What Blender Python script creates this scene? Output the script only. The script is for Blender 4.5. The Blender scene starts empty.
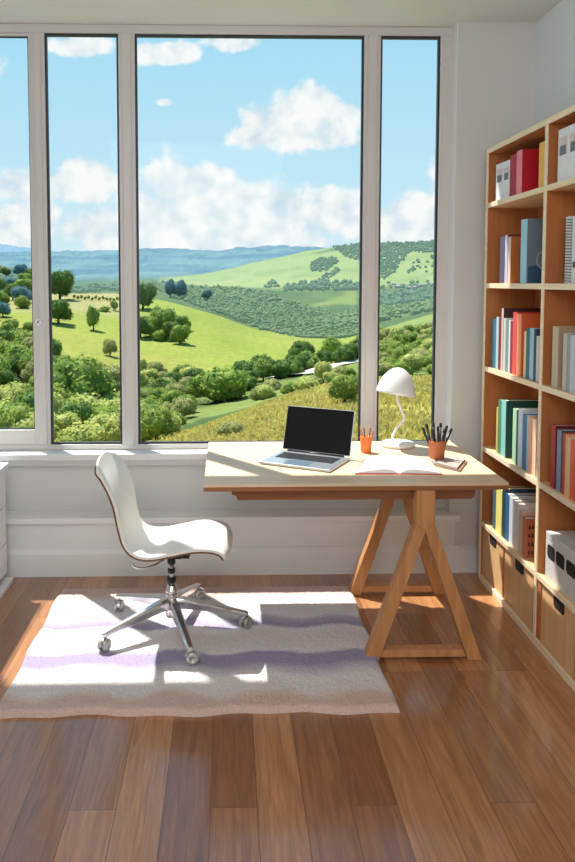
import bpy, bmesh, math, random
import numpy as np
from mathutils import Vector, Matrix

random.seed(7); rng = np.random.default_rng(7)
PI = math.pi
COL = bpy.context.scene.collection

# ------------------------------------------------------------------ camera
F, TH, PS, CX, CY, EYE = 746.0, math.radians(3.7), math.radians(1.4), 245.5, 330.6, 1.64
FW = Vector((math.sin(PS)*math.cos(TH), math.cos(PS)*math.cos(TH), -math.sin(TH)))
RT = Vector((math.cos(PS), -math.sin(PS), 0)); UP = RT.cross(FW)
cam_d = bpy.data.cameras.new('camera'); cam = bpy.data.objects.new('camera', cam_d); COL.objects.link(cam)
m = Matrix((RT, UP, -FW)).transposed().to_4x4(); m.translation = (0, 0, EYE); cam.matrix_world = m
cam_d.sensor_fit = 'AUTO'; cam_d.sensor_width = 36; cam_d.lens = F/862*36
cam_d.shift_x = (287.5-CX)/862; cam_d.shift_y = -(431-CY)/862
cam_d.clip_end = 30000; cam_d.clip_start = .05
bpy.context.scene.camera = cam
def ray(px, py): return FW + RT*((px-CX)/F) + UP*(-(py-CY)/F)

# ------------------------------------------------------------------ materials
def lin(c):
    return tuple((v/255/12.92 if v/255 <= .04045 else ((v/255+.055)/1.055)**2.4) for v in c) + (1,)
class NT:
    def __init__(s, mat):
        s.m = mat; mat.use_nodes = True; s.t = mat.node_tree; s.b = s.t.nodes['Principled BSDF']
    def n(s, typ, **k):
        x = s.t.nodes.new(typ)
        for a, b in k.items(): setattr(x, a, b)
        return x
    def l(s, a, b): s.t.links.new(a, b)
def base(name, rough=.5, metal=0, spec=.5):
    nt = NT(bpy.data.materials.new(name))
    nt.b.inputs['Roughness'].default_value = rough; nt.b.inputs['Metallic'].default_value = metal
    nt.b.inputs['Specular IOR Level'].default_value = spec
    return nt
def plain(name, c, rough=.5, metal=0, var=.06, scale=12, bump=0, bscale=200, spec=.5):
    """Plain colour broken up by a faint noise."""
    nt = base(name, rough, metal, spec)
    tc = nt.n('ShaderNodeTexCoord'); nz = nt.n('ShaderNodeTexNoise'); nz.inputs['Scale'].default_value = scale; nz.inputs['Detail'].default_value = 4
    nt.l(tc.outputs['Object'], nz.inputs['Vector'])
    mx = nt.n('ShaderNodeMix', data_type='RGBA'); a = lin(c)
    mx.inputs['A'].default_value = tuple(v*(1-var) for v in a[:3])+(1,); mx.inputs['B'].default_value = tuple(min(1, v*(1+var)) for v in a[:3])+(1,)
    nt.l(nz.outputs['Fac'], mx.inputs['Factor']); nt.l(mx.outputs['Result'], nt.b.inputs['Base Color'])
    if bump:
        n2 = nt.n('ShaderNodeTexNoise'); n2.inputs['Scale'].default_value = bscale; n2.inputs['Detail'].default_value = 3
        nt.l(tc.outputs['Object'], n2.inputs['Vector'])
        bp = nt.n('ShaderNodeBump'); bp.inputs['Strength'].default_value = bump; bp.inputs['Distance'].default_value = .004
        nt.l(n2.outputs['Fac'], bp.inputs['Height']); nt.l(bp.outputs['Normal'], nt.b.inputs['Normal'])
    return nt.m
def wood(name, c1, c2, axis='x', scale=3.0, rough=.45, stretch=14, spec=.4):
    """Straight-grained timber, grain along one axis."""
    nt = base(name, rough, 0, spec)
    tc = nt.n('ShaderNodeTexCoord'); mp = nt.n('ShaderNodeMapping')
    s = [stretch, stretch, stretch]; s['xyz'.index(axis)] = .8
    mp.inputs['Scale'].default_value = s
    nt.l(tc.outputs['Object'], mp.inputs['Vector'])
    nz = nt.n('ShaderNodeTexNoise'); nz.inputs['Scale'].default_value = scale; nz.inputs['Detail'].default_value = 6; nz.inputs['Distortion'].default_value = .6
    nt.l(mp.outputs['Vector'], nz.inputs['Vector'])
    cr = nt.n('ShaderNodeValToRGB'); cr.color_ramp.elements[0].position = .3; cr.color_ramp.elements[1].position = .72
    cr.color_ramp.elements[0].color = lin(c1); cr.color_ramp.elements[1].color = lin(c2)
    nt.l(nz.outputs['Fac'], cr.inputs['Fac']); nt.l(cr.outputs['Color'], nt.b.inputs['Base Color'])
    bp = nt.n('ShaderNodeBump'); bp.inputs['Strength'].default_value = .08; bp.inputs['Distance'].default_value = .002
    nt.l(nz.outputs['Fac'], bp.inputs['Height']); nt.l(bp.outputs['Normal'], nt.b.inputs['Normal'])
    return nt.m

M = {}
M['wall'] = plain('painted_wall', (214, 214, 212), .85, var=.015, scale=3, bump=.05, bscale=400, spec=.2)
M['wall_side'] = plain('painted_side_wall', (222, 230, 232), .85, var=.015, scale=3, spec=.2)
M['ceiling'] = plain('ceiling_paint', (222, 222, 216), .9, var=.01, scale=2, spec=.1)
M['trim'] = plain('white_trim_paint', (230, 231, 231), .45, var=.015, scale=5)
M['frame'] = plain('window_frame_paint', (212, 208, 206), .4, var=.02, scale=4)
M['gasket'] = plain('dark_gasket', (42, 46, 52), .5, var=.1)
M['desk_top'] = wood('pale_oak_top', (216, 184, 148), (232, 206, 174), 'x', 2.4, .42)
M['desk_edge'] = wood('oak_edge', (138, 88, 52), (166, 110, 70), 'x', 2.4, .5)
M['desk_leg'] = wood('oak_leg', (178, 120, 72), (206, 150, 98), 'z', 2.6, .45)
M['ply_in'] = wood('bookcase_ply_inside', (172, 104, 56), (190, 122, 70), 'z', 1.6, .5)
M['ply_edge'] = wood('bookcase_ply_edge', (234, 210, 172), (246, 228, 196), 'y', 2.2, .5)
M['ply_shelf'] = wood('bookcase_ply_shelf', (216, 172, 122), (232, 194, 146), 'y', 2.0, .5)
M['drawer'] = wood('drawer_front_ply', (212, 166, 116), (226, 184, 136), 'z', 1.8, .5)
M['slot'] = plain('dark_slot', (30, 25, 24), .8)
M['chair_white'] = plain('chair_upholstery', (236, 232, 224), .6, var=.02, scale=30, bump=.05, bscale=500)
M['chair_wood'] = wood('chair_shell_wood', (92, 66, 42), (130, 98, 64), 'x', 4, .4)
M['chrome'] = plain('polished_aluminium', (226, 224, 222), .24, 1, var=.03)
M['black'] = plain('black_plastic', (22, 22, 24), .35, var=.1)
M['grey_rubber'] = plain('caster_wheel', (176, 174, 172), .35, .6, var=.1)
M['cabinet'] = plain('white_cabinet_lacquer', (240, 240, 238), .35, var=.01)
M['lamp'] = plain('lamp_white_enamel', (236, 236, 236), .35, var=.01)
M['alu'] = plain('laptop_aluminium', (190, 196, 202), .32, .7, var=.02)
M['screen'] = plain('laptop_screen_glass', (14, 16, 18), .22, var=.05, spec=.3)
M['key'] = plain('laptop_key', (34, 36, 40), .5, var=.05)
M['pad'] = plain('laptop_trackpad', (150, 172, 196), .25, .6, var=.02)
M['page'] = plain('paper_page', (244, 243, 240), .8, var=.02, scale=40)
M['page_edge'] = plain('page_block', (226, 216, 198), .85, var=.08, scale=300)
M['orange_cup'] = plain('orange_glaze', (226, 128, 62), .45, var=.05)
M['brown_cup'] = plain('terracotta_cup', (182, 104, 62), .6, var=.18, scale=60)
M['white_box'] = plain('grey_white_box', (206, 204, 200), .55, var=.02)
M['knob'] = plain('white_handle', (236, 234, 232), .3)
_pm = {}
def paint(c, rough=.55, var=.08, scale=25):
    k = (tuple(c), rough)
    if k not in _pm: _pm[k] = plain('cover_%02x%02x%02x' % tuple(c), c, rough, var=var, scale=scale)
    return _pm[k]

# ------------------------------------------------------------------ mesh helpers
class MB:
    def __init__(s): s.v = []; s.f = []; s.mi = []; s.k = 0; s.sm = []
    def add(s, vs, fs, smooth=False, k=0):
        o = len(s.v); s.v += [tuple(v) for v in vs]
        for f in fs: s.f.append([i+o for i in f]); s.mi.append(k); s.sm.append(smooth)
        return s
    def box(s, x0, x1, y0, y1, z0, z1, k=0):
        v = [(x, y, z) for z in (z0, z1) for y in (y0, y1) for x in (x0, x1)]
        return s.add(v, [(0, 2, 3, 1), (4, 5, 7, 6), (0, 1, 5, 4), (2, 6, 7, 3), (0, 4, 6, 2), (1, 3, 7, 5)], k=k)
    def prism(s, poly, a0, a1, axis='y', k=0):
        """Polygon in the plane across AXIS, extruded from a0 to a1."""
        n = len(poly)
        def P(p, a): return {'y': (p[0], a, p[1]), 'z': (p[0], p[1], a), 'x': (a, p[0], p[1])}[axis]
        v = [P(p, a0) for p in poly] + [P(p, a1) for p in poly]
        f = [tuple(range(n)), tuple(range(2*n-1, n-1, -1))] + [(i, i+n, (i+1) % n+n, (i+1) % n) for i in range(n)]
        return s.add(v, f, k=k)
    def lathe(s, prof, c=(0, 0, 0), n=32, k=0, smooth=True, mat=None):
        v = []; f = []
        for r, z in prof:
            for i in range(n):
                a = 2*PI*i/n; p = Vector((r*math.cos(a), r*math.sin(a), z))
                if mat is not None: p = mat @ p
                v.append((p.x+c[0], p.y+c[1], p.z+c[2]))
        for j in range(len(prof)-1):
            for i in range(n): f.append((j*n+i, j*n+(i+1) % n, (j+1)*n+(i+1) % n, (j+1)*n+i))
        f.append(tuple(range(n-1, -1, -1))); f.append(tuple((len(prof)-1)*n+i for i in range(n)))
        return s.add(v, f, smooth, k)
    def tube(s, pts, r, n=12, k=0, smooth=True):
        """Round tube along points, radius a number or one per point."""
        pts = [Vector(p) for p in pts]; rr = r if isinstance(r, (list, tuple)) else [r]*len(pts)
        v = []; f = []; t0 = (pts[1]-pts[0]).normalized(); u = t0.orthogonal().normalized()
        for j, p in enumerate(pts):
            t = (pts[min(j+1, len(pts)-1)]-pts[max(j-1, 0)]).normalized()
            u = (u - t*u.dot(t)).normalized(); w = t.cross(u)
            for i in range(n):
                a = 2*PI*i/n; q = p + (u*math.cos(a)+w*math.sin(a))*rr[j]; v.append(tuple(q))
        for j in range(len(pts)-1):
            for i in range(n): f.append((j*n+i, j*n+(i+1) % n, (j+1)*n+(i+1) % n, (j+1)*n+i))
        f.append(tuple(range(n-1, -1, -1))); f.append(tuple((len(pts)-1)*n+i for i in range(n)))
        return s.add(v, f, smooth, k)
    def build(s, name, mats, parent=None, off=None, bevel=0, seg=2, subsurf=0):
        """One mesh object; OFF is taken off every vertex (world coordinates to the thing's own)."""
        if not isinstance(mats, (list, tuple)): mats = [mats]
        me = bpy.data.meshes.new(name)
        o = Vector(off) if off is not None else Vector((0, 0, 0))
        me.from_pydata([tuple(Vector(v)-o) for v in s.v], [], s.f)
        for mt in mats: me.materials.append(mt)
        me.polygons.foreach_set('material_index', s.mi); me.polygons.foreach_set('use_smooth', s.sm)
        bm = bmesh.new(); bm.from_mesh(me); bmesh.ops.recalc_face_normals(bm, faces=bm.faces); bm.to_mesh(me); bm.free()
        ob = bpy.data.objects.new(name, me); COL.objects.link(ob)
        if parent is not None: ob.parent = parent
        if bevel:
            b = ob.modifiers.new('soft_edges', 'BEVEL'); b.width = bevel; b.segments = seg; b.limit_method = 'ANGLE'; b.angle_limit = math.radians(50)
        if subsurf:
            b = ob.modifiers.new('smooth', 'SUBSURF'); b.levels = b.render_levels = subsurf
        return ob
def tag(o, label=None, cat=None, group=None, kind=None):
    if label: o['label'] = label
    if cat: o['category'] = cat
    if group: o['group'] = group
    if kind: o['kind'] = kind
    return o
def thing(name, label, cat, loc=(0, 0, 0), rz=0, group=None):
    o = bpy.data.objects.new(name, None); COL.objects.link(o); o.location = loc; o.rotation_euler = (0, 0, rz)
    o.empty_display_size = .05
    return tag(o, label, cat, group)
def struct(name, mb, mats, parent=None, bevel=0, label=None):
    o = mb.build(name, mats, parent, bevel=bevel)
    if parent is None: o['kind'] = 'structure'
    if label: o['label'] = label
    return o
def copy_thing(root, loc, rz=0, sc=1):
    r = root.copy(); COL.objects.link(r); r.location = loc; r.rotation_euler = (0, 0, rz)
    r.scale = sc if isinstance(sc, (tuple, list)) else (sc, sc, sc)
    for ch in root.children:
        c = ch.copy(); COL.objects.link(c); c.parent = r
    return r

# ------------------------------------------------------------------ room shell
XL, XR, YB, ZC = -2.6, 1.68, -2.2, 3.05
WY = 4.12            # room face of the pier beside the window
GY = 4.20            # room face of the window frames
YO = 4.28            # outer face
# floor: planks running towards the window
def floor_mat():
    nt = base('oak_plank_floor', .34, 0, .5); nt.b.inputs['Coat Weight'].default_value = .7; nt.b.inputs['Coat Roughness'].default_value = .13; nt.b.inputs['Coat IOR'].default_value = 1.7
    tc = nt.n('ShaderNodeTexCoord'); mp = nt.n('ShaderNodeMapping'); mp.inputs['Rotation'].default_value = (0, 0, PI/2); mp.inputs['Location'].default_value = (.33, .055, 0)
    nt.l(tc.outputs['Object'], mp.inputs['Vector'])
    br = nt.n('ShaderNodeTexBrick', offset=.41, offset_frequency=3); br.inputs['Scale'].default_value = 1
    br.inputs['Brick Width'].default_value = 1.35; br.inputs['Row Height'].default_value = .147; br.inputs['Mortar Size'].default_value = .0011; br.inputs['Mortar Smooth'].default_value = .3
    br.inputs['Color1'].default_value = lin((142, 92, 57)); br.inputs['Color2'].default_value = lin((192, 136, 90)); br.inputs['Mortar'].default_value = lin((84, 54, 36)); br.inputs['Bias'].default_value = 0
    nt.l(mp.outputs['Vector'], br.inputs['Vector'])
    m2 = nt.n('ShaderNodeMapping'); m2.inputs['Scale'].default_value = (22, 1.6, 1); nt.l(tc.outputs['Object'], m2.inputs['Vector'])
    # shift the grain plank by plank
    ad = nt.n('ShaderNodeVectorMath', operation='ADD'); nt.l(m2.outputs['Vector'], ad.inputs[0])
    sc = nt.n('ShaderNodeVectorMath', operation='SCALE'); sc.inputs['Scale'].default_value = 40; nt.l(br.outputs['Color'], sc.inputs[0]); nt.l(sc.outputs['Vector'], ad.inputs[1])
    nz = nt.n('ShaderNodeTexNoise'); nz.inputs['Scale'].default_value = 2.2; nz.inputs['Detail'].default_value = 7; nz.inputs['Distortion'].default_value = 1.2
    nt.l(ad.outputs['Vector'], nz.inputs['Vector'])
    cr = nt.n('ShaderNodeValToRGB'); cr.color_ramp.elements[0].position = .28; cr.color_ramp.elements[1].position = .7
    cr.color_ramp.elements[0].color = (.62, .58, .55, 1); cr.color_ramp.elements[1].color = (1.08, 1.06, 1.04, 1)
    nt.l(nz.outputs['Fac'], cr.inputs['Fac'])
    mu = nt.n('ShaderNodeMix', data_type='RGBA', blend_type='MULTIPLY'); mu.inputs['Factor'].default_value = 1
    nt.l(br.outputs['Color'], mu.inputs['A']); nt.l(cr.outputs['Color'], mu.inputs['B']); nt.l(mu.outputs['Result'], nt.b.inputs['Base Color'])
    rr = nt.n('ShaderNodeMapRange'); rr.inputs['To Min'].default_value = .25; rr.inputs['To Max'].default_value = .38; nt.l(nz.outputs['Fac'], rr.inputs['Value']); nt.l(rr.outputs['Result'], nt.b.inputs['Roughness'])
    bp = nt.n('ShaderNodeBump'); bp.inputs['Strength'].default_value = .35; bp.inputs['Distance'].default_value = .002; bp.invert = True
    nt.l(br.outputs['Fac'], bp.inputs['Height']); nt.l(bp.outputs['Normal'], nt.b.inputs['Normal'])
    return nt.m
struct('floor', MB().box(XL-.1, XR+.1, YB-.1, YO, -.12, 0), floor_mat())
struct('ceiling', MB().box(XL-.1, XR+.1, YB-.1, YO, ZC, ZC+.15), M['ceiling'])
struct('wall_right', MB().box(XR, XR+.1, YB, YO, 0, ZC), M['wall_side'])
struct('wall_left', MB().box(XL-.1, XL, YB, YO, 0, ZC), M['wall'])
struct('wall_back', MB().box(XL, XR, YB-.1, YB, 0, ZC), M['wall'])
# window wall: pier on the right, low wall with a stepped ledge below the glass
PX = 1.257
struct('wall_front', MB().box(PX, XR, WY, YO, 0, ZC).box(XL, PX, GY+.02, YO, 0, .69), M['wall'])
lw = MB().box(XL, PX-.0003, 4.112, GY+.0197, 0, .3018).box(PX-.0003, 1.285, 4.112, WY-.0002, 0, .3018)
struct('trim_1', lw, M['trim'])                                         # boxed-out panel below the ledge
struct('trim_2', MB().box(XL, 1.305, 4.075, WY-.0002, .302, .337).box(XL, PX-.0002, WY-.0002, GY+.0197, .302, .337), M['trim'], bevel=.006)   # ledge board
struct('trim_3', MB().box(XL, PX-.0002, 4.165, GY+.02, .61, .652), M['trim'], bevel=.004)   # apron under the sill
struct('trim_4', MB().box(XL, 1.29, 4.09, WY-.0002, .655, .692).box(XL, PX-.0002, WY-.0002, GY+.03, .655, .692), M['trim'], bevel=.006)   # window sill
bbp = [(4.1118, 0), (4.09, 0), (4.09, .126), (4.106, .153), (4.1118, .154)]
struct('baseboard_front', MB().prism(bbp, XL, 1.31, 'x'), M['trim'])
struct('baseboard_pier', MB().prism([(WY, 0), (4.095, 0), (4.095, .115), (4.107, .128), (4.107, .15), (WY, .156)], 1.312, XR, 'x'), M['trim'])
struct('baseboard_right', MB().box(XR-.015, XR, YB, 2.45, 0, .14), M['trim'])
struct('trim_5', MB().box(PX-.006, PX+.004, WY+.002, GY, .69, ZC), M['trim'])       # white window reveal
# ---- frames
FZ0, FZ1 = .692, ZC
fr = MB()
fr.box(XL, PX, GY, YO, 3.003, FZ1)          # head
fr.box(XL, PX, GY, YO, FZ0, .722)          # bottom rail
struct('trim_6', fr, M['frame'], bevel=.004)
for i, (a, b) in enumerate([(-2.02, -1.94), (-1.076, -1.0), (-.597, -.507), (.761, .853), (1.186, PX)]):
    q = MB().box(a, b, GY, YO, .722, 3.003)
    if i in (1, 2, 3): q.box(a+.02, b-.02, GY-.012, GY+.01, .722, 3.003)
    struct('trim_%d' % (7+i), q, M['frame'], bevel=.004)
def glass_mat():
    mt = bpy.data.materials.new('window_glass'); mt.use_nodes = True; t = mt.node_tree
    t.nodes.remove(t.nodes['Principled BSDF'])
    tr = t.nodes.new('ShaderNodeBsdfTransparent'); tr.inputs[0].default_value = (.97, .985, .98, 1)
    gl = t.nodes.new('ShaderNodeBsdfGlossy'); gl.inputs['Roughness'].default_value = .02
    fn = t.nodes.new('ShaderNodeLayerWeight'); fn.inputs[0].default_value = .25
    pw = t.nodes.new('ShaderNodeMath'); pw.operation = 'POWER'; pw.inputs[1].default_value = 4; t.links.new(fn.outputs['Facing'], pw.inputs[0])
    mu = t.nodes.new('ShaderNodeMath'); mu.operation = 'MULTIPLY_ADD'; t.links.new(pw.outputs[0], mu.inputs[0]); mu.inputs[1].default_value = .3; mu.inputs[2].default_value = .003
    mx = t.nodes.new('ShaderNodeMixShader'); t.links.new(mu.outputs[0], mx.inputs[0]); t.links.new(tr.outputs[0], mx.inputs[1]); t.links.new(gl.outputs[0], mx.inputs[2])
    t.links.new(mx.outputs[0], t.nodes['Material Output'].inputs['Surface'])
    return mt
M['glass'] = glass_mat()
def ring(x0, x1, z0, z1, w, y0, y1, wb=None, wt=None):
    wb = w if wb is None else wb; wt = w if wt is None else wt
    return MB().box(x0, x0+w, y0, y1, z0, z1).box(x1-w, x1, y0, y1, z0, z1).box(x0+w, x1-w, y0, y1, z0, z0+wb).box(x0+w, x1-w, y0, y1, z1-wt, z1)
HZ = 3.003          # underside of the frame head
def window(n, x0, x1, sash):
    """One light of the window: a frame (white sash or thin dark glazing frame) with its gasket and pane."""
    if sash:
        fr = struct('window_%d' % n, ring(x0, x1, .722, HZ, .014, GY+.006, GY+.05, .085, .016), M['frame'], bevel=.003, label='white inner sash')
        e, eb, et = .014, .085, .016
        ring(x0+e+.0003, x1-e-.0003, .722+eb+.0003, HZ-et-.0003, .006, GY+.02, GY+.032).build('gasket', M['gasket'], fr)
    else:
        fr = struct('window_%d' % n, ring(x0, x1, .722, HZ, .011, GY+.012, GY+.036, .010, .013), M['gasket'], label='dark glazing frame')
        e, eb, et = .011, .010, .013
    MB().box(x0+e, x1-e, GY+.024, GY+.028, .722+eb, HZ-et).build('glass', M['glass'], fr)
    return fr
window(1, -1.94, -1.076, True)
window(2, -1.0, -.597, False)
window(3, -.507, .761, False)
window(4, .853, 1.186, False)
window(5, XL, -2.02, True)
h = MB().lathe([(.016, 0), (.018, .012), (.012, .03), (.006, .034)], (-1.052, GY+.0, 1.42), 20, mat=Matrix.Rotation(PI/2, 3, 'X'))
h.box(-1.059, -1.045, GY-.034, GY-.022, 1.40, 1.44)
tag(h.build('window_handle', M['knob'], off=None, bevel=.002), 'small white window catch on the mullion beside the opening sash', 'window handle')

# ------------------------------------------------------------------ rug
def rug_mat():
    nt = base('rug_wool', .95, 0, .1)
    tc = nt.n('ShaderNodeTexCoord'); sp = nt.n('ShaderNodeSeparateXYZ'); nt.l(tc.outputs['Object'], sp.inputs[0])
    nz = nt.n('ShaderNodeTexNoise'); nz.inputs['Scale'].default_value = 4.5; nz.inputs['Detail'].default_value = 3; nt.l(tc.outputs['Object'], nz.inputs['Vector'])
    # wavy height: y + small sine of x + noise
    sx = nt.n('ShaderNodeMath', operation='MULTIPLY'); sx.inputs[1].default_value = 17; nt.l(sp.outputs['X'], sx.inputs[0])
    sn = nt.n('ShaderNodeMath', operation='SINE'); nt.l(sx.outputs[0], sn.inputs[0])
    a1 = nt.n('ShaderNodeMath', operation='MULTIPLY_ADD'); a1.inputs[1].default_value = .022; nt.l(sn.outputs[0], a1.inputs[0]); nt.l(sp.outputs['Y'], a1.inputs[2])
    a2 = nt.n('ShaderNodeMath', operation='MULTIPLY_ADD'); a2.inputs[1].default_value = .10; nt.l(nz.outputs['Fac'], a2.inputs[0]); nt.l(a1.outputs[0], a2.inputs[2])
    mr = nt.n('ShaderNodeMapRange'); mr.inputs['From Min'].default_value = -.57+.05; mr.inputs['From Max'].default_value = .57+.05; nt.l(a2.outputs[0], mr.inputs['Value'])
    cr = nt.n('ShaderNodeValToRGB'); E = cr.color_ramp.elements
    cream = (226, 216, 212); pink = (214, 184, 172); lav = (168, 156, 184); lav2 = (192, 184, 200); pale = (232, 226, 226)
    stops = [(0, pink), (.06, pink), (.11, cream), (.20, pale), (.27, lav2), (.30, lav), (.37, lav), (.395, pale), (.50, cream), (.575, pale), (.60, lav), (.655, lav2), (.69, pale), (.86, cream), (.93, pink), (1, pink)]
    E[0].position = 0; E[0].color = lin(stops[0][1]); E[1].position = 1; E[1].color = lin(stops[-1][1])
    for p, c in stops[1:-1]:
        e = E.new(p); e.color = lin(c)
    nt.l(mr.outputs['Result'], cr.inputs['Fac'])
    n2 = nt.n('ShaderNodeTexNoise'); n2.inputs['Scale'].default_value = 160; n2.inputs['Detail'].default_value = 3; nt.l(tc.outputs['Object'], n2.inputs['Vector'])
    r2 = nt.n('ShaderNodeMapRange'); r2.inputs['From Min'].default_value = .3; r2.inputs['From Max'].default_value = .7; r2.inputs['To Min'].default_value = .8; r2.inputs['To Max'].default_value = 1.05; nt.l(n2.outputs['Fac'], r2.inputs['Value'])
    mu = nt.n('ShaderNodeMix', data_type='RGBA', blend_type='MULTIPLY'); mu.inputs['Factor'].default_value = 1
    nt.l(cr.outputs['Color'], mu.inputs['A']); nt.l(r2.outputs['Result'], mu.inputs['B']); nt.l(mu.outputs['Result'], nt.b.inputs['Base Color'])
    bp = nt.n('ShaderNodeBump'); bp.inputs['Strength'].default_value = .7; bp.inputs['Distance'].default_value = .008; nt.l(n2.outputs['Fac'], bp.inputs['Height']); nt.l(bp.outputs['Normal'], nt.b.inputs['Normal'])
    return nt.m
def make_rug():
    x0, x1, y0, y1 = -.885, .655, 2.735, 3.885; cx, cy = (x0+x1)/2, (y0+y1)/2
    nx, ny = 220, 170; v = []; f = []
    for j in range(ny+1):
        for i in range(nx+1):
            a, b = i/nx, j/ny; x, y = x0+(x1-x0)*a, y0+(y1-y0)*b
            y += (.008*math.sin(x*9)+.006*math.sin(x*23+1))*(1-b); x += .006*math.sin(y*14)*(2*a-1)
            e = min(a*(x1-x0), (1-a)*(x1-x0), b*(y1-y0), (1-b)*(y1-y0)); t = min(1, e/.022)
            z = .002+.022*math.sqrt(max(0, 1-(1-t)**2)) + (random.uniform(-.0025, .0025) if t > .2 else 0)
            if i in (0, nx) or j in (0, ny): z = .0005
            v.append((x-cx, y-cy, z))
    for j in range(ny):
        for i in range(nx):
            k = j*(nx+1)+i; f.append((k, k+1, k+nx+2, k+nx+1))
    mb = MB(); mb.add(v, f, True); o = mb.build('rug', rug_mat()); o.location = (cx, cy, 0)
    tag(o, 'cream woollen rug with wavy lavender bands and pinkish border on the plank floor', 'rug')
make_rug()

# ------------------------------------------------------------------ desk
DX0, DX1, DY0, DY1, DZ = -.102, 1.21, 3.13, 3.985, .78
def make_desk():
    L = (.55, 3.56, 0)
    t = thing('desk', 'pale oak desk standing on two A-shaped trestle legs beneath the window', 'desk', L)
    top = MB().box(DX0, DX1, DY0, DY1, DZ-.012, DZ).build('desk_top', M['desk_top'], t, L, bevel=.0015)
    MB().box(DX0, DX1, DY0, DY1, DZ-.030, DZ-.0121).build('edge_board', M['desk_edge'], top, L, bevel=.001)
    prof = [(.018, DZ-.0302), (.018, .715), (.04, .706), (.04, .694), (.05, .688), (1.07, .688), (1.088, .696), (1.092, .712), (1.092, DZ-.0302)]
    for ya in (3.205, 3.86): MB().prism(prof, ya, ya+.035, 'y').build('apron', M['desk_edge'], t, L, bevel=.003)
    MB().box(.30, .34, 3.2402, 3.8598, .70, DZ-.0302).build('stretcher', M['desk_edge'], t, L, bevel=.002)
    def frame(y0, y1, cx, stub):
        # inverted Y: short post that splits in two legs tied by a foot bar
        fr = MB(); pw = .041; zs = .602; za = .570
        hx, wl = .257, .062
        post = [(cx-pw, stub), (cx+pw, stub), (cx+pw, zs), (cx, za), (cx-pw, zs)]
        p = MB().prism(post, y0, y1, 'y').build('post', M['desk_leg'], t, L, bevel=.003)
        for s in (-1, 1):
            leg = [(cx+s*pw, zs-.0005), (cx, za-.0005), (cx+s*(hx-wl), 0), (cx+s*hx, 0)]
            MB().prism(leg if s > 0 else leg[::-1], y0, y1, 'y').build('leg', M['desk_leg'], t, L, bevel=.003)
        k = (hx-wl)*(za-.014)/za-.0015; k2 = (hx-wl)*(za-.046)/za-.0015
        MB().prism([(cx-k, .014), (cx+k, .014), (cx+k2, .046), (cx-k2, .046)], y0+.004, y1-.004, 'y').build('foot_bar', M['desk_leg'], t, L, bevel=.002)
    frame(3.12, 3.18, .850, DZ-.0305)
    frame(3.80, 3.858, .893, DZ-.0305)
make_desk()

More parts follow.
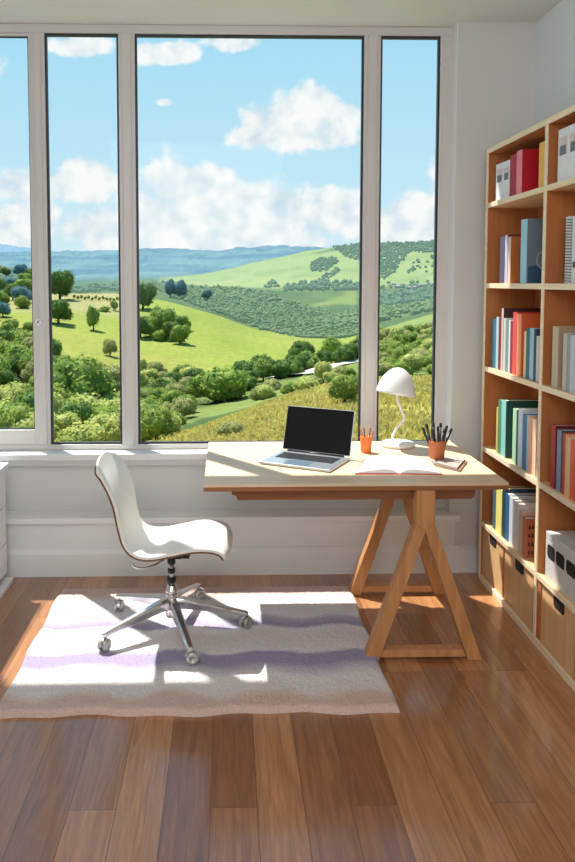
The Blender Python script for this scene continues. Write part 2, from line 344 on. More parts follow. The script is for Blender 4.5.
# ------------------------------------------------------------------ office chair
def catmull(pts, n):
    out = []; P = [Vector(p) for p in pts]; P = [2*P[0]-P[1]]+P+[2*P[-1]-P[-2]]
    for i in range(1, len(P)-2):
        for k in range(n):
            t = k/n; a, b, c, d = P[i-1:i+3]
            out.append(.5*((2*b)+(c-a)*t+(2*a-5*b+4*c-d)*t*t+(3*b-a-3*c+d)*t**3))
    out.append(P[-2]); return out
def make_chair():
    ang = -math.radians(3)
    t = thing('office_chair', 'white swivel chair with moulded seat and chrome five-star base on the rug', 'chair', (-.261, 3.398, .024), ang)
    z0 = .024
    prof = [(-.312, .848), (-.288, .80), (-.252, .735), (-.222, .655), (-.206, .565), (-.185, .487), (-.140, .441), (-.068, .430), (.025, .447), (.117, .466), (.19, .468), (.238, .454), (.257, .426)]
    pc = catmull([(a, 0, b-z0) for a, b in prof], 5); n = len(pc)
    nv = 24; T = .020
    s_len = [0]
    for i in range(1, n): s_len.append(s_len[-1]+(pc[i]-pc[i-1]).length)
    tot = s_len[-1]
    def width(s):
        w = .204
        a = s/.10
        if a < 1: w *= .72+.28*math.sqrt(max(0, 1-(1-a)**2))
        b = (tot-s)/.07
        if b < 1: w *= .92+.08*math.sqrt(max(0, 1-(1-b)**2))
        # gentle waist at the lower back
        w -= .012*math.exp(-((s-.36)/.09)**2)
        return w
    top = []; bot = []
    for i in range(n):
        d = (pc[min(i+1, n-1)]-pc[max(i-1, 0)]).normalized(); nr = Vector((-d.z, 0, d.x))
        if nr.z < 0 and i > n//2: nr = -nr
        nr = Vector((d.z*-1, 0, d.x))
        w = width(s_len[i])
        seatness = min(1, max(0, (s_len[i]-.5)/.1))
        for j in range(nv+1):
            q = 2*j/nv-1
            back_curve = .028*(1-abs(q)**2.2)*(1-seatness)
            crown = (.020*(1-abs(q)**2.5))*seatness*min(1, max(0, (s_len[i]-.52)/.1))-(.014*(1-q*q))*math.exp(-((s_len[i]-.5)/.1)**2)
            p = pc[i]+Vector((0, q*w, 0))-nr*back_curve*.6+nr*crown
            if s_len[i] < .07: p.z -= .035*abs(q)**3*(1-s_len[i]/.07)
            top.append(p+nr*T*.55); bot.append(p-nr*T*.45)
    def grid(o): return [(o+i*(nv+1)+j, o+i*(nv+1)+j+1, o+(i+1)*(nv+1)+j+1, o+(i+1)*(nv+1)+j) for i in range(n-1) for j in range(nv)]
    def slab(up, lo):
        N = len(up); f = grid(0)+[tuple(reversed(q)) for q in grid(N)]
        rim = [j for j in range(nv+1)]+[i*(nv+1)+nv for i in range(1, n)]+[(n-1)*(nv+1)+j for j in range(nv-1, -1, -1)]+[i*(nv+1) for i in range(n-2, 0, -1)]
        f += [(rim[k], rim[k]+N, rim[(k+1) % len(rim)]+N, rim[(k+1) % len(rim)]) for k in range(len(rim))]
        mb = MB(); mb.add(up+lo, f, True); return mb
    mid = [a*.42+b*.58 for a, b in zip(top, bot)]
    mid2 = [a*.41+b*.59 for a, b in zip(top, bot)]
    o = slab(top, mid).build('seat_pad', M['chair_white'], t); o['label'] = 'white upholstered face of the moulded seat and back'
    s = slab(mid2, bot).build('seat_shell', M['chair_wood'], t); s['label'] = 'brown wooden outer shell'
    for ob in (o, s):
        md = ob.modifiers.new('edge', 'EDGE_SPLIT'); md.split_angle = math.radians(50)
    # mechanism
    mech = MB().box(-.07, .055, -.06, .06, .378-z0, .392-z0).box(-.05, .085, -.022, .022, .366-z0, .3775-z0)
    mech.build('seat_plate', M['black'], t, bevel=.004)
    lv = MB().tube(catmull([(-.03, -.05, .372-z0), (-.06, -.10, .368-z0), (-.105, -.13, .364-z0), (-.145, -.14, .371-z0), (-.158, -.14, .386-z0)], 5), .005, 8)
    lv.build('lever', M['chrome'], t)
    gl = MB().lathe([(.012, .13), (.012, .3658-z0)], n=24)
    gl.build('gas_lift', M['chrome'], t)
    for a, b, r in [(.335, .362, .019), (.292, .316, .018), (.245, .275, .022)]:
        MB().lathe([(r*.9, a-z0), (r, a+.004-z0), (r, b-.004-z0), (r*.9, b-z0)], n=24).build('collar', M['black'], t)
    MB().lathe([(.026, .062), (.028, .07), (.028, .165), (.026, .172), (.029, .173), (.029, .192), (.024, .196), (.022, .21), (.015, .216)], n=32).build('hub', M['chrome'], t)
    R = .340
    for k in range(5):
        a = math.radians(3-2.6+72*k+2); c, s_ = math.cos(a), math.sin(a)
        v = []
        for r, zc, w, hh in [(.02, .128, .023, .026), (.06, .127, .023, .023), (.16, .108, .0195, .018), (.28, .086, .0165, .012), (.345, .074, .015, .009), (.357, .072, .009, .006)]:
            for (dw, dz) in [(-w, -hh), (-w*1.0, hh*.45), (-w*.55, hh), (w*.55, hh), (w, hh*.45), (w, -hh)]:
                v.append((c*r-s_*dw, s_*r+c*dw, zc+dz))
        f = []
        for q in range(5):
            for i in range(6): f.append((q*6+i, q*6+(i+1) % 6, q*6+6+(i+1) % 6, q*6+6+i))
        f += [tuple(range(5, -1, -1)), tuple(range(30, 36))]
        arm = MB(); arm.add(v, f, False)
        arm.build('base_arm', M['chrome'], t, bevel=.003)
        # caster: stem, hood and a pair of wheels
        ca = a+[.9, -.6, 2.2, .5, 1.4][k]; px, py = c*R, s_*R
        cs = MB().lathe([(.007, .048), (.007, .070)], (px, py, 0), 12)
        d = Vector((math.cos(ca), math.sin(ca), 0)); nrm = Vector((-d.y, d.x, 0))
        cc = Vector((px, py, .0285))+d*.008
        rot = Matrix((d, Vector((0, 0, 1)), nrm)).transposed()
        hood = MB()
        pts = [Vector((math.cos(x)*.0315, math.sin(x)*.0315, 0)) for x in np.linspace(.1, PI-.3, 12)]
        hv = [tuple(cc+rot @ (p*s1+Vector((0, 0, zz)))) for zz in (-.006, .006) for s1 in (1, .78) for p in pts]
        m_ = len(pts); hf = []
        for i in range(m_-1):
            hf += [(i, i+1, 2*m_+i+1, 2*m_+i), (m_+i, 3*m_+i, 3*m_+i+1, m_+i+1), (i, m_+i, m_+i+1, i+1), (2*m_+i, 2*m_+i+1, 3*m_+i+1, 3*m_+i)]
        cs.add(hv, hf)
        co = cs.build('caster', M['chrome'], t)
        for sg in (-1, 1):
            wl = MB().lathe([(.006, sg*.0065), (.024, sg*.0065), (.0275, sg*.009), (.0275, sg*.017), (.025, sg*.0205), (.012, sg*.022), (.011, sg*.019)], tuple(cc), 28, mat=rot)
            wl.build('wheel', [M['chrome'], M['grey_rubber']][1], co)
make_chair()

# ------------------------------------------------------------------ desk lamp
def make_lamp():
    L = (.897, 3.86, DZ)
    t = thing('desk_lamp', 'white desk lamp with dome shade and bent stem at the back of the desk', 'desk lamp', L)
    MB().lathe([(.078, 0), (.087, .004), (.089, .012), (.085, .02), (.060, .026), (.02, .030), (.008, .031)], n=48).build('lamp_base', M['lamp'], t)
    st = catmull([(-.026, -.005, .022), (-.032, -.005, .045), (-.012, -.005, .09), (.024, -.005, .135), (.03, -.005, .158), (.018, -.005, .185), (-.002, -.005, .235), (-.010, -.005, .275), (-.012, -.005, .33)], 6)
    MB().tube(st, .0062, 12).build('stem', M['lamp'], t)
    # helmet-shaped shade, slightly tipped
    prof = [(.0, .142), (.012, .141), (.035, .132), (.058, .112), (.079, .083), (.094, .048), (.102, .012), (.103, 0), (.100, 0), (.091, .048), (.076, .081), (.056, .108), (.033, .128), (.011, .137), (.0, .138)]
    rot = Matrix.Rotation(math.radians(10), 3, 'Y') @ Matrix.Rotation(math.radians(-5), 3, 'X')
    sh = MB(); nn = 48; v = []; f = []
    for r, z in prof:
        for i in range(nn):
            a = 2*PI*i/nn
            v.append(tuple(rot @ Vector((r*math.cos(a)-.020*(z/.142)*0, r*math.sin(a), z))+Vector((-.018, -.005, .275))))
    for j in range(len(prof)-1):
        for i in range(nn): f.append((j*nn+i, j*nn+(i+1) % nn, (j+1)*nn+(i+1) % nn, (j+1)*nn+i))
    sh.add(v, f, True); sh.build('lamp_shade', M['lamp'], t)
    bl = MB().lathe([(.008, .0), (.02, -.012), (.022, -.028), (.015, -.042), (.004, -.047)], (-.008, -.005, .365), 20)
    bl.build('bulb', M['page'], t)
    pass
make_lamp()

# ------------------------------------------------------------------ laptop
def make_laptop():
    A, B = Vector((.148, 3.487)), Vector((.462, 3.312))
    ex = (B-A).normalized(); rz = math.atan2(ex.y, ex.x); w = (B-A).length; dp = .262
    L = (A.x, A.y, DZ)
    t = thing('laptop', 'open silver laptop with a blank black screen on the desk', 'laptop', L, rz)
    dp = .27
    MB().box(0, w, 0, dp, .003, .014).build('laptop_base', M['alu'], t, bevel=.003)
    for fx in (.02, w-.04):
        for fy in (.02, dp-.04): MB().box(fx, fx+.02, fy, fy+.02, 0, .003).build('rubber_foot', M['black'], t)
    kb = MB(); rows = 6; cols = 14
    for r in range(rows):
        for c in range(cols):
            x = .03+(w-.06)*c/cols; y = .115+.115*r/rows
            if r == 0 and 4 <= c <= 8:
                if c == 4: kb.box(x, x+(w-.06)*5/cols-.0035, y, y+.0155, .0141, .0158)
                continue
            kb.box(x, x+(w-.06)/cols-.0035, y, y+.0155, .0141, .0158)
    kb.build('keyboard', M['key'], t)
    MB().box(w*.33, w*.67, .014, .10, .0141, .0146).build('trackpad', M['pad'], t)
    MB().tube([(.03, dp-.004, .015), (w-.03, dp-.004, .015)], .006, 12).build('hinge', M['black'], t)
    # lid leaning back
    lean = math.radians(17); hh = .226
    c, s = math.cos(lean), math.sin(lean)
    def lid(x0, x1, h0, h1, d0, d1):
        vs = []
        for hq in (h0, h1):
            for d in (d0, d1):
                for x in (x0, x1): vs.append((x, dp-.004+hq*s+d*c, .016+hq*c-d*s))
        return vs
    bf = [(0, 2, 3, 1), (4, 5, 7, 6), (0, 1, 5, 4), (2, 6, 7, 3), (0, 4, 6, 2), (1, 3, 7, 5)]
    q = MB(); q.add(lid(0, w, .004, hh, 0, .006), bf); lo = q.build('lid', M['alu'], t, bevel=.002)
    q = MB(); q.add(lid(.003, w-.003, .008, hh-.003, -.0012, -.0001), bf); q.build('screen', M['screen'], lo)
make_laptop()

# ------------------------------------------------------------------ open book, notebooks
def make_open_book():
    L = (.78, 3.42, DZ)
    t = thing('open_book', 'open book with blank white pages and red cover lying on the desk', 'book', L)
    fl, fr, bl, br, sf, sb = Vector((.578, 3.290)), Vector((.955, 3.272)), Vector((.672, 3.560)), Vector((.940, 3.535)), Vector((.772, 3.287)), Vector((.802, 3.572))
    def page(a0, a1, b0, b1, flip):
        """Curved stack of pages from the spine (a) to the fore edge (b)."""
        v = []; n = 14
        for j in range(2):
            for i in range(n+1):
                u = i/n; p0 = a0.lerp(b0, u); p1 = a1.lerp(b1, u)
                z = .006+.020*math.sin(min(1, u*2.2)*PI/2)*(1-u)**.7 + .004*(1-u)
                if u < .12: z -= .010*(1-u/.12)
                for p, in ((p0,), (p1,)): v.append((p.x, p.y, z+DZ if j else .0042+DZ))
        f = []; N = 2*(n+1)
        for i in range(n):
            q = 2*i
            f += [(N+q, N+q+1, N+q+3, N+q+2), (q, q+2, q+3, q+1), (q, N+q, N+q+2, q+2), (q+1, q+3, N+q+3, N+q+1)]
        f += [(0, 1, N+1, N), (2*n, N+2*n, N+2*n+1, 2*n+1)]
        mb = MB(); mb.add(v, f, False); return mb
    page(sf, sb, fl, bl, 0).build('left_pages', M['page'], t, L)
    page(sf, sb, fr, br, 1).build('right_pages', M['page'], t, L)
    e = .006
    pl = [(fl.x-e, fl.y-e), (sf.x, sf.y-e), (fr.x+e, fr.y-e), (br.x+e, br.y+e), (sb.x, sb.y+e), (bl.x-e, bl.y+e)]
    MB().prism(pl, DZ, DZ+.004, 'z').build('cover', paint((196, 70, 58)), t, L)
make_open_book()
def slab_book(name, label, cs, z, h, col, pc=(226, 220, 212)):
    c = [sum(p[0] for p in cs)/4, sum(p[1] for p in cs)/4]; L = (c[0], c[1], z)
    t = thing(name, label, 'notebook', L)
    def ins(k): return [(c[0]+(p[0]-c[0])*k, c[1]+(p[1]-c[1])*k) for p in cs]
    MB().prism(ins(.97), z+.0022, z+h-.0022, 'z').build('pages', paint(pc), t, L)
    MB().prism(cs, z, z+.002, 'z').prism(cs, z+h-.002, z+h, 'z').build('cover', paint(col), t, L)
slab_book('notebook', 'thin brown notebook lying flat on the desk beneath a grey one', [(.972, 3.425), (1.055, 3.312), (1.15, 3.50), (1.055, 3.590)], DZ, .007, (150, 112, 92))
slab_book('notebook', 'grey notebook lying on the brown one with the terracotta pen cup on it', [(.966, 3.452), (1.046, 3.33), (1.14, 3.505), (1.045, 3.605)], DZ+.007, .009, (172, 160, 154))
# ------------------------------------------------------------------ pen cups
def cup(name, label, x, y, z, r0, r1, h, mat):
    t = MB().lathe([(r0*.9, 0), (r0, .003), (r1, h-.002), (r1-.001, h), (r1-.003, h), (r0-.004, .006), (.002, .005)], n=36)
    o = t.build(name, mat); o.location = (x, y, z); tag(o, label, 'pen cup'); return o
cup('pencil_cup', 'small orange cup holding pencils behind the open book', .702, 3.72, DZ, .026, .031, .083, M['orange_cup'])
cup('pencil_cup', 'terracotta brown cup full of dark pens standing on the notebooks', 1.006, 3.520, DZ+.016, .035, .043, .088, M['brown_cup'])
def pen(name, label, cat, base_, tip, r, col, tipcol, group=None, pencil=False):
    b = Vector(base_); e = Vector(tip); d = e-b; L = d.length
    t = thing(name, label, cat, base_, 0, group)
    q = d.to_track_quat('Z', 'Y'); t.rotation_mode = 'QUATERNION'; t.rotation_quaternion = q
    n = 6 if pencil else 14
    MB().lathe([(r*.8, 0), (r, .004), (r, L*.86)], n=n, smooth=not pencil).build('barrel', paint(col, .4), t)
    pr = [(r, L*.86+.0003), (r*.95, L*.88), (r*.3, L*.985), (r*.12, L)] if pencil else [(r*1.08, L*.8601), (r*1.08, L*.96), (r*.8, L*.995), (r*.5, L)]
    MB().lathe(pr, n=n, smooth=not pencil).build('tip' if pencil else 'cap', paint(tipcol, .4), t)
oc = (.702, 3.72, DZ+.007)
for (dx, dy, tx, ty, H, col, lab) in [(-.004, 0, -.032, 0, .135, (214, 132, 60), 'orange pencil leaning farthest left in the small orange cup'), (.004, .006, -.012, .012, .142, (96, 66, 48), 'dark brown pencil standing upright in the small orange cup'),
        (.0, -.008, .006, -.014, .136, (228, 160, 84), 'pale orange pencil in the middle of the small orange cup'), (.008, .004, .026, .008, .140, (150, 92, 54), 'brown pencil leaning right in the small orange cup'),
        (.009, -.006, .042, -.006, .126, (222, 118, 52), 'bright orange pencil leaning farthest right in the small orange cup')]:
    pen('pencil', lab, 'pencil', (oc[0]+dx, oc[1]+dy, oc[2]), (oc[0]+tx, oc[1]+ty, DZ+H), .0036, col, (224, 184, 138), 'pencils in the small orange cup', True)
bc = (1.006, 3.520, DZ+.016+.007)
for (dx, dy, tx, ty, H, col, lab) in [(-.010, .0, -.072, .0, .155, (40, 38, 40), 'dark pen leaning farthest left out of the terracotta cup'), (-.012, .010, -.048, .02, .168, (66, 58, 54), 'grey-brown pen tilting left in the terracotta cup'),
        (-.004, -.012, -.032, -.026, .150, (28, 28, 32), 'black pen at the front left of the terracotta cup'), (.0, .012, -.012, .028, .176, (54, 50, 50), 'tall charcoal pen at the back of the terracotta cup'),
        (.004, -.004, .004, -.006, .160, (30, 34, 36), 'black pen standing upright in the middle of the terracotta cup'), (.012, .008, .024, .022, .172, (74, 70, 68), 'grey pen at the back right of the terracotta cup'),
        (.006, -.014, .030, -.026, .152, (36, 36, 36), 'black pen at the front right of the terracotta cup'), (.014, .0, .050, .006, .162, (58, 64, 62), 'slate pen tilting right in the terracotta cup'),
        (.012, -.006, .068, -.010, .150, (34, 32, 32), 'black pen leaning farthest right out of the terracotta cup')]:
    pen('pen', lab, 'pen', (bc[0]+dx, bc[1]+dy, bc[2]), (bc[0]+tx, bc[1]+ty, DZ+H+.012), .0062, col, tuple(int(v*.7) for v in col), 'dark pens in the terracotta cup')

# ------------------------------------------------------------------ bookcase
BX0, BX1, BY1, BY0 = 1.393, 1.672, 4.025, 2.495
DIV = 3.271
SH = [2.05, 1.622, 1.173, .735, .32]        # shelf centre heights
TK = .026
def make_bookcase():
    L = ((BX0+BX1)/2, (BY0+BY1)/2, 0)
    t = thing('bookcase', 'tall pale plywood bookcase of open cubes along the wall', 'bookcase', L)
    e = BX0+.006
    H = 2.352
    for y0, y1, nm in [(BY1-TK, BY1, 'side_panel'), (BY0, BY0+TK, 'side_panel'), (DIV-TK/2, DIV+TK/2, 'divider')]:
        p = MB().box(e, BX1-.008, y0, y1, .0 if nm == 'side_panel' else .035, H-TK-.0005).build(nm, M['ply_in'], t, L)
        MB().box(BX0, e-.0002, y0, y1, .0 if nm == 'side_panel' else .035, H-TK-.0005).build('edge_strip', M['ply_edge'], p, L, bevel=.0015)
    p = MB().box(e, BX1-.008, BY0, BY1, H-TK, H).build('top_panel', M['ply_in'], t, L)
    MB().box(BX0, e-.0002, BY0, BY1, H-TK, H).build('edge_strip', M['ply_edge'], p, L, bevel=.0015)
    for (a, b) in [(DIV+TK/2+.0005, BY1-TK-.0005), (BY0+TK+.0005, DIV-TK/2-.0005)]:
        for z in SH:
            p = MB().box(e, BX1-.008, a, b, z-TK/2, z+TK/2).build('shelf', M['ply_shelf'], t, L)
            MB().box(BX0+.0005, e-.0002, a, b, z-TK/2, z+TK/2).build('edge_strip', M['ply_edge'], p, L, bevel=.0015)
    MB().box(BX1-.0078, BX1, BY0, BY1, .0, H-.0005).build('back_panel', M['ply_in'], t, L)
    p = MB().box(e, BX1-.008, BY0+TK+.0005, BY1-TK-.0005, .0, .0345).build('bottom_panel', M['ply_shelf'], t, L)
    MB().box(BX0-.004, e-.0002, BY0+TK+.0005, BY1-TK-.0005, .0, .032).build('kick_board', M['ply_edge'], p, L, bevel=.0015)
    # drawers
    zb, zt = .038, SH[-1]-TK/2-.003
    def slot_poly(c, w, h):
        pts = [(c-w, zt+.0004), (c-w, zt-h+.012), (c-w+.012, zt-h), (c+w-.012, zt-h), (c+w, zt-h+.012), (c+w, zt+.0004)]
        return pts
    for (a, b, c) in [(3.680, 3.996, 3.838), (3.306, 3.672, 3.478), (2.89, 3.222, 3.05), (2.526, 2.882, 2.70)]:
        d = MB().box(BX0+.012, BX0+.028, a, b, zb, zt).box(BX0+.028, BX1-.03, a+.004, b-.004, zb+.004, zt-.02).build('drawer', M['drawer'], t, L, bevel=.0015)
        MB().prism(slot_poly(c, .052, .058), BX0+.0113, BX0+.0118, 'x').build('handle_slot', M['slot'], d, L)
    for a, b in [(DIV+TK/2+.0005, 3.3055), (3.2225, DIV-TK/2-.0005), (3.6725, 3.6795), (2.8825, 2.8895)]:
        MB().box(BX0+.007, BX0+.03, a, b, zb, zt).build('filler_strip', M['ply_in'], t, L)
make_bookcase()

def book(label, y1, y0, shelf, top, col, depth=.17, spine=None, setb=.02, name='book', cat='book', pages=(232, 222, 204), grp=None):
    """Standing book, spine towards the room (-x), from y1 (far) down to y0."""
    z = SH[shelf]+TK/2; h = top-z; x0 = BX0+setb; x1 = x0+depth; b = .0022
    if y1-y0 > .012: y0 += .0008
    L = ((x0+x1)/2, (y0+y1)/2, z)
    t = thing(name, label, cat, L, 0, grp)
    cv = MB().box(x0, x0+b, y0, y1, z, top).box(x0+b, x1, y0, y0+b, z, top).box(x0+b, x1, y1-b, y1, z, top).build('cover', paint(col), t, L, bevel=.0008)
    if spine: MB().box(x0-.0012, x0-.0001, y0+.0005, y1-.0005, z+.001, top-.001).build('spine', paint(spine), t, L)
    MB().box(x0+b+.0003, x1-.005, y0+b+.0002, y1-b-.0002, z+.002, top-.004).build('pages', paint(pages), t, L)
    return t, (x0, x1, y0, y1, z, top)
def patch(t, L, b, name, y0, y1, z0, z1, col, x=None):
    MB().box(x-.0022, x-.0013, y0, y1, z0, z1).build(name, paint(col), t, L)
def binder(label, y1, y0, shelf, top, col, depth=.235, lab=True, setb=.018, spine=None):
    t, (x0, x1, a, b, z, tp) = book(label, y1, y0, shelf, top, col, depth, spine, setb, 'binder', 'binder')
    L = t.location; w = b-a; h = tp-z
    if lab:
        MB().box(x0-.0012, x0-.0002, a+w*.12, b-w*.12, z+h*.50, z+h*.84).build('spine_label', paint((214, 196, 192)), t, L)
        MB().box(x0-.0018, x0-.0013, a+w*.2, b-w*.2, z+h*.50, z+h*.68).build('label_picture', paint((104, 112, 118), var=.6, scale=60), t, L)
    return t, (x0, x1, a, b, z, tp)
# top shelf, far bay
binder('white binder with a small picture label, nearest the window wall on the top shelf', 3.927, 3.821, 0, 2.254, (228, 228, 228))
binder('white picture-labelled binder beside the dark red binder on the top shelf', 3.820, 3.734, 0, 2.252, (232, 230, 228))
binder('dark crimson binder between a white and a bright red one', 3.733, 3.646, 0, 2.268, (168, 16, 36), lab=False, depth=.20)
rt, rb = binder('thick bright red binder with a pink spine on the top shelf', 3.644, 3.576, 0, 2.276, (190, 12, 36), lab=False, spine=(236, 134, 146))
q = MB(); yy = rb[2]-.0006; q.prism([(1.50, 2.086), (1.535, 2.086), (1.518, 2.112)], yy-.0006, yy, 'y')
for i in range(3): q.box(1.545+.024*i, 1.563+.024*i, yy-.0006, yy, 2.090, 2.100)
q.build('cover_emblem', paint((150, 132, 134)), rt, rt.location)
book('orange-yellow book standing alone by the divider on the top shelf', 3.386, 3.322, 0, 2.268, (236, 158, 40), .2, (240, 178, 70))
# second shelf
book('slim navy book with a pale spine on the second shelf', 3.846, 3.779, 1, 1.874, (52, 50, 78), .14, (84, 80, 108))
book('slim maroon book with a lavender spine on the second shelf', 3.777, 3.741, 1, 1.880, (84, 36, 46), .19, (204, 190, 208))
book('tan brown book with a pink spine on the second shelf', 3.736, 3.699, 1, 1.868, (186, 106, 42), .19, (230, 196, 186))
bt, bb = book('tall blue-grey picture book with light blue spine on the second shelf', 3.574, 3.500, 1, 1.940, (112, 132, 146), .22, (160, 206, 226))
q = MB(); yy = bb[2]-.0006
for cxx, czz, rr in [(1.50, 1.745, .042), (1.565, 1.79, .034)]:
    pts = [(cxx+rr*math.cos(a), czz+rr*math.sin(a)*1.1) for a in np.linspace(0, 2*PI, 28, endpoint=False)]
    inn = [(cxx+(rr-.005)*math.cos(a), czz+(rr-.005)*math.sin(a)*1.1) for a in np.linspace(0, 2*PI, 28, endpoint=False)]
    vs = [(p[0], yy-.0004, p[1]) for p in pts+inn]; q.add(vs, [(i, (i+1) % 28, 28+(i+1) % 28, 28+i) for i in range(28)])
q.build('cover_picture', paint((176, 182, 186)), bt, bt.location)
q = MB().prism([(1.42, 1.637), (1.63, 1.637), (1.63, 1.70), (1.58, 1.722), (1.52, 1.705), (1.46, 1.72), (1.42, 1.715)], bb[2]-.0005, bb[2]-.0001, 'y')
q.build('cover_band', paint((52, 88, 116)), bt, bt.location)
# third shelf
S3 = [('teal blue book nearest the window wall on the third shelf', 3.945, 3.880, 1.447, (66, 116, 132), .15, None),
      ('pale blue-grey book on the third shelf', 3.879, 3.844, 1.459, (176, 196, 206), .15, None),
      ('dark maroon slim book on the third shelf', 3.843, 3.804, 1.460, (112, 34, 48), .15, None),
      ('tallest dark brown book with a beige spine on the third shelf', 3.803, 3.776, 1.508, (58, 34, 30), .22, (206, 184, 170)),
      ('cream slim book beside the tallest brown one on the third shelf', 3.775, 3.746, 1.458, (208, 200, 188), .13, None),
      ('grey-teal book in the middle of the third shelf', 3.745, 3.705, 1.456, (112, 142, 148), .13, None),
      ('thin white book on the third shelf', 3.704, 3.685, 1.452, (226, 224, 222), .13, None),
      ('plum red book on the third shelf', 3.684, 3.648, 1.449, (142, 36, 60), .13, None),
      ('scarlet tall book on the third shelf', 3.647, 3.598, 1.494, (188, 44, 46), .20, (212, 74, 70)),
      ('tall orange book with a pale orange spine on the third shelf', 3.596, 3.541, 1.488, (214, 98, 46), .21, (238, 150, 104)),
      ('small pale yellow book on the third shelf', 3.511, 3.484, 1.409, (228, 206, 150), .13, None),
      ('small deep teal book on the third shelf', 3.483, 3.443, 1.425, (44, 106, 130), .13, None),
      ('small light blue book on the third shelf', 3.442, 3.397, 1.427, (158, 196, 214), .13, None),
      ('small navy book on the third shelf', 3.396, 3.369, 1.426, (40, 62, 92), .13, None),
      ('short grey-white book by the divider on the third shelf', 3.367, 3.334, 1.396, (206, 204, 202), .13, None)]
for l, a, b, tp, c, d, s in S3: book(l, a, b, 2, tp, c, d, s)
S4 = [('short olive yellow book nearest the window wall on the fourth shelf', 3.850, 3.825, .987, (196, 176, 96), .13, None),
      ('green book beside the pale teal one on the fourth shelf', 3.824, 3.778, 1.033, (70, 128, 96), .18, None),
      ('dark green book with a pale teal spine on the fourth shelf', 3.775, 3.714, 1.041, (22, 66, 66), .22, (136, 196, 190)),
      ('pale green speckled book on the fourth shelf', 3.625, 3.578, 1.020, (164, 204, 166), .15, None),
      ('dark teal slim book on the fourth shelf', 3.577, 3.558, 1.020, (26, 82, 96), .15, None),
      ('bluish white book on the fourth shelf', 3.556, 3.509, 1.030, (206, 222, 230), .19, None),
      ('steel blue book on the fourth shelf', 3.499, 3.453, 1.012, (62, 114, 158), .15, None),
      ('sky blue slim book on the fourth shelf', 3.452, 3.435, 1.016, (164, 204, 224), .15, None),
      ('peach coloured book on the fourth shelf', 3.434, 3.401, 1.014, (226, 176, 146), .15, None),
      ('cream peach book by the divider on the fourth shelf', 3.388, 3.345, 1.012, (238, 200, 170), .15, None)]
for l, a, b, tp, c, d, s in S4: book(l, a, b, 3, tp, c, d, s)
S5 = [('slate blue book nearest the window wall on the fifth shelf', 3.875, 3.826, .560, (72, 100, 116), .14, None),
      ('yellow-green book on the fifth shelf', 3.824, 3.742, .572, (218, 206, 108), .15, (236, 226, 132)),
      ('tall dark teal book on the fifth shelf', 3.740, 3.700, .590, (24, 62, 76), .22, None),
      ('blue book on the fifth shelf', 3.698, 3.646, .574, (40, 96, 136), .16, None),
      ('bluish white book on the fifth shelf', 3.644, 3.600, .572, (200, 214, 222), .16, None),
      ('grey slim book on the fifth shelf', 3.598, 3.567, .568, (158, 154, 154), .19, None),
      ('white slim book on the fifth shelf', 3.565, 3.529, .562, (222, 218, 214), .18, None),
      ('pinkish beige book on the fifth shelf', 3.520, 3.480, .540, (218, 180, 160), .17, None)]
for l, a, b, tp, c, d, s in S5: book(l, a, b, 4, tp, c, d, s)
bt, bb = book('small rust brown book with a black scrawl pattern on the fifth shelf', 3.472, 3.432, 4, .522, (166, 96, 62), .14, (196, 124, 92))
q = MB(); yy = bb[2]-.0006; x = 1.430
for zz in (.36, .40, .44, .48):
    for k in range(3):
        a = x+.016*k+random.uniform(-.002, .002); pts = [(a+.006*math.cos(w)*random.uniform(.6, 1.1), zz+.014*math.sin(w)*random.uniform(.6, 1.1)) for w in np.linspace(0, 2*PI, 9, endpoint=False)]
        q.prism(pts, yy-.0005, yy, 'y')
q.build('cover_pattern', paint((44, 26, 22)), bt, bt.location)
# near bay
binder('large white binder with picture label beside the divider, near bay of top shelf', 3.189, 3.092, 0, 2.285, (226, 228, 230))
binder('large white binder second from the divider, near bay of the top shelf', 3.090, 2.995, 0, 2.285, (230, 230, 232))
def spiral(label, y1, y0, shelf, top, col):
    t, (x0, x1, a, b, z, tp) = book(label, y1, y0, shelf, top, col, .17, None, .03, 'spiral_notebook', 'notebook')
    q = MB(); n = 22
    for i in range(n):
        zc = z+.012+(tp-z-.024)*i/(n-1); rr = (b-a)*.5+.003
        pts = [(x0+.004+rr*.7*math.cos(w), (a+b)/2+rr*math.sin(w), zc+.002*math.sin(w)) for w in np.linspace(0, 2*PI, 15)]
        q.tube(pts, .0016, 6)
    q.build('wire_spiral', M['black'], t, t.location)
spiral('white spiral-bound notebook by the divider, near bay of the second shelf', 3.123, 3.075, 1, 1.914, (222, 222, 222))
t, bb = book('white notebook beside the spiral-bound one, near bay of the second shelf', 3.062, 3.016, 1, 1.910, (226, 222, 224), .17, None, .03)
MB().box(bb[0]-.001, bb[0]-.0002, bb[2]+.012, bb[3]-.012, 1.70, 1.725).build('spine_mark', paint((40, 40, 44)), t, t.location)
book('lilac-grey notebook third from the divider, near bay of the second shelf', 3.012, 2.975, 1, 1.905, (196, 188, 200), .17, None, .03)
book('large tan folder by the divider, near bay of the third shelf', 3.197, 3.139, 2, 1.451, (172, 148, 122), .23, (196, 178, 152))
book('pale grey book beside the tan folder, near bay of the third shelf', 3.096, 3.063, 2, 1.428, (192, 188, 180), .15)
book('warm grey book in the near bay of the third shelf', 3.061, 3.032, 2, 1.426, (160, 156, 150), .15)
book('light blue-grey book in the near bay of the third shelf', 3.030, 2.988, 2, 1.424, (186, 198, 206), .15)
book('off-white book in the near bay of the third shelf', 2.986, 2.945, 2, 1.424, (214, 210, 206), .15)
book('dark red tall book by the divider, near bay of the fourth shelf', 3.185, 3.142, 3, 1.024, (116, 22, 26), .22, (164, 48, 44))
book('navy marbled book, near bay of the fourth shelf', 3.126, 3.084, 3, 1.014, (58, 66, 96), .14, (126, 138, 162))
book('rust red book, near bay of the fourth shelf', 3.077, 3.051, 3, 1.008, (168, 66, 44), .19)
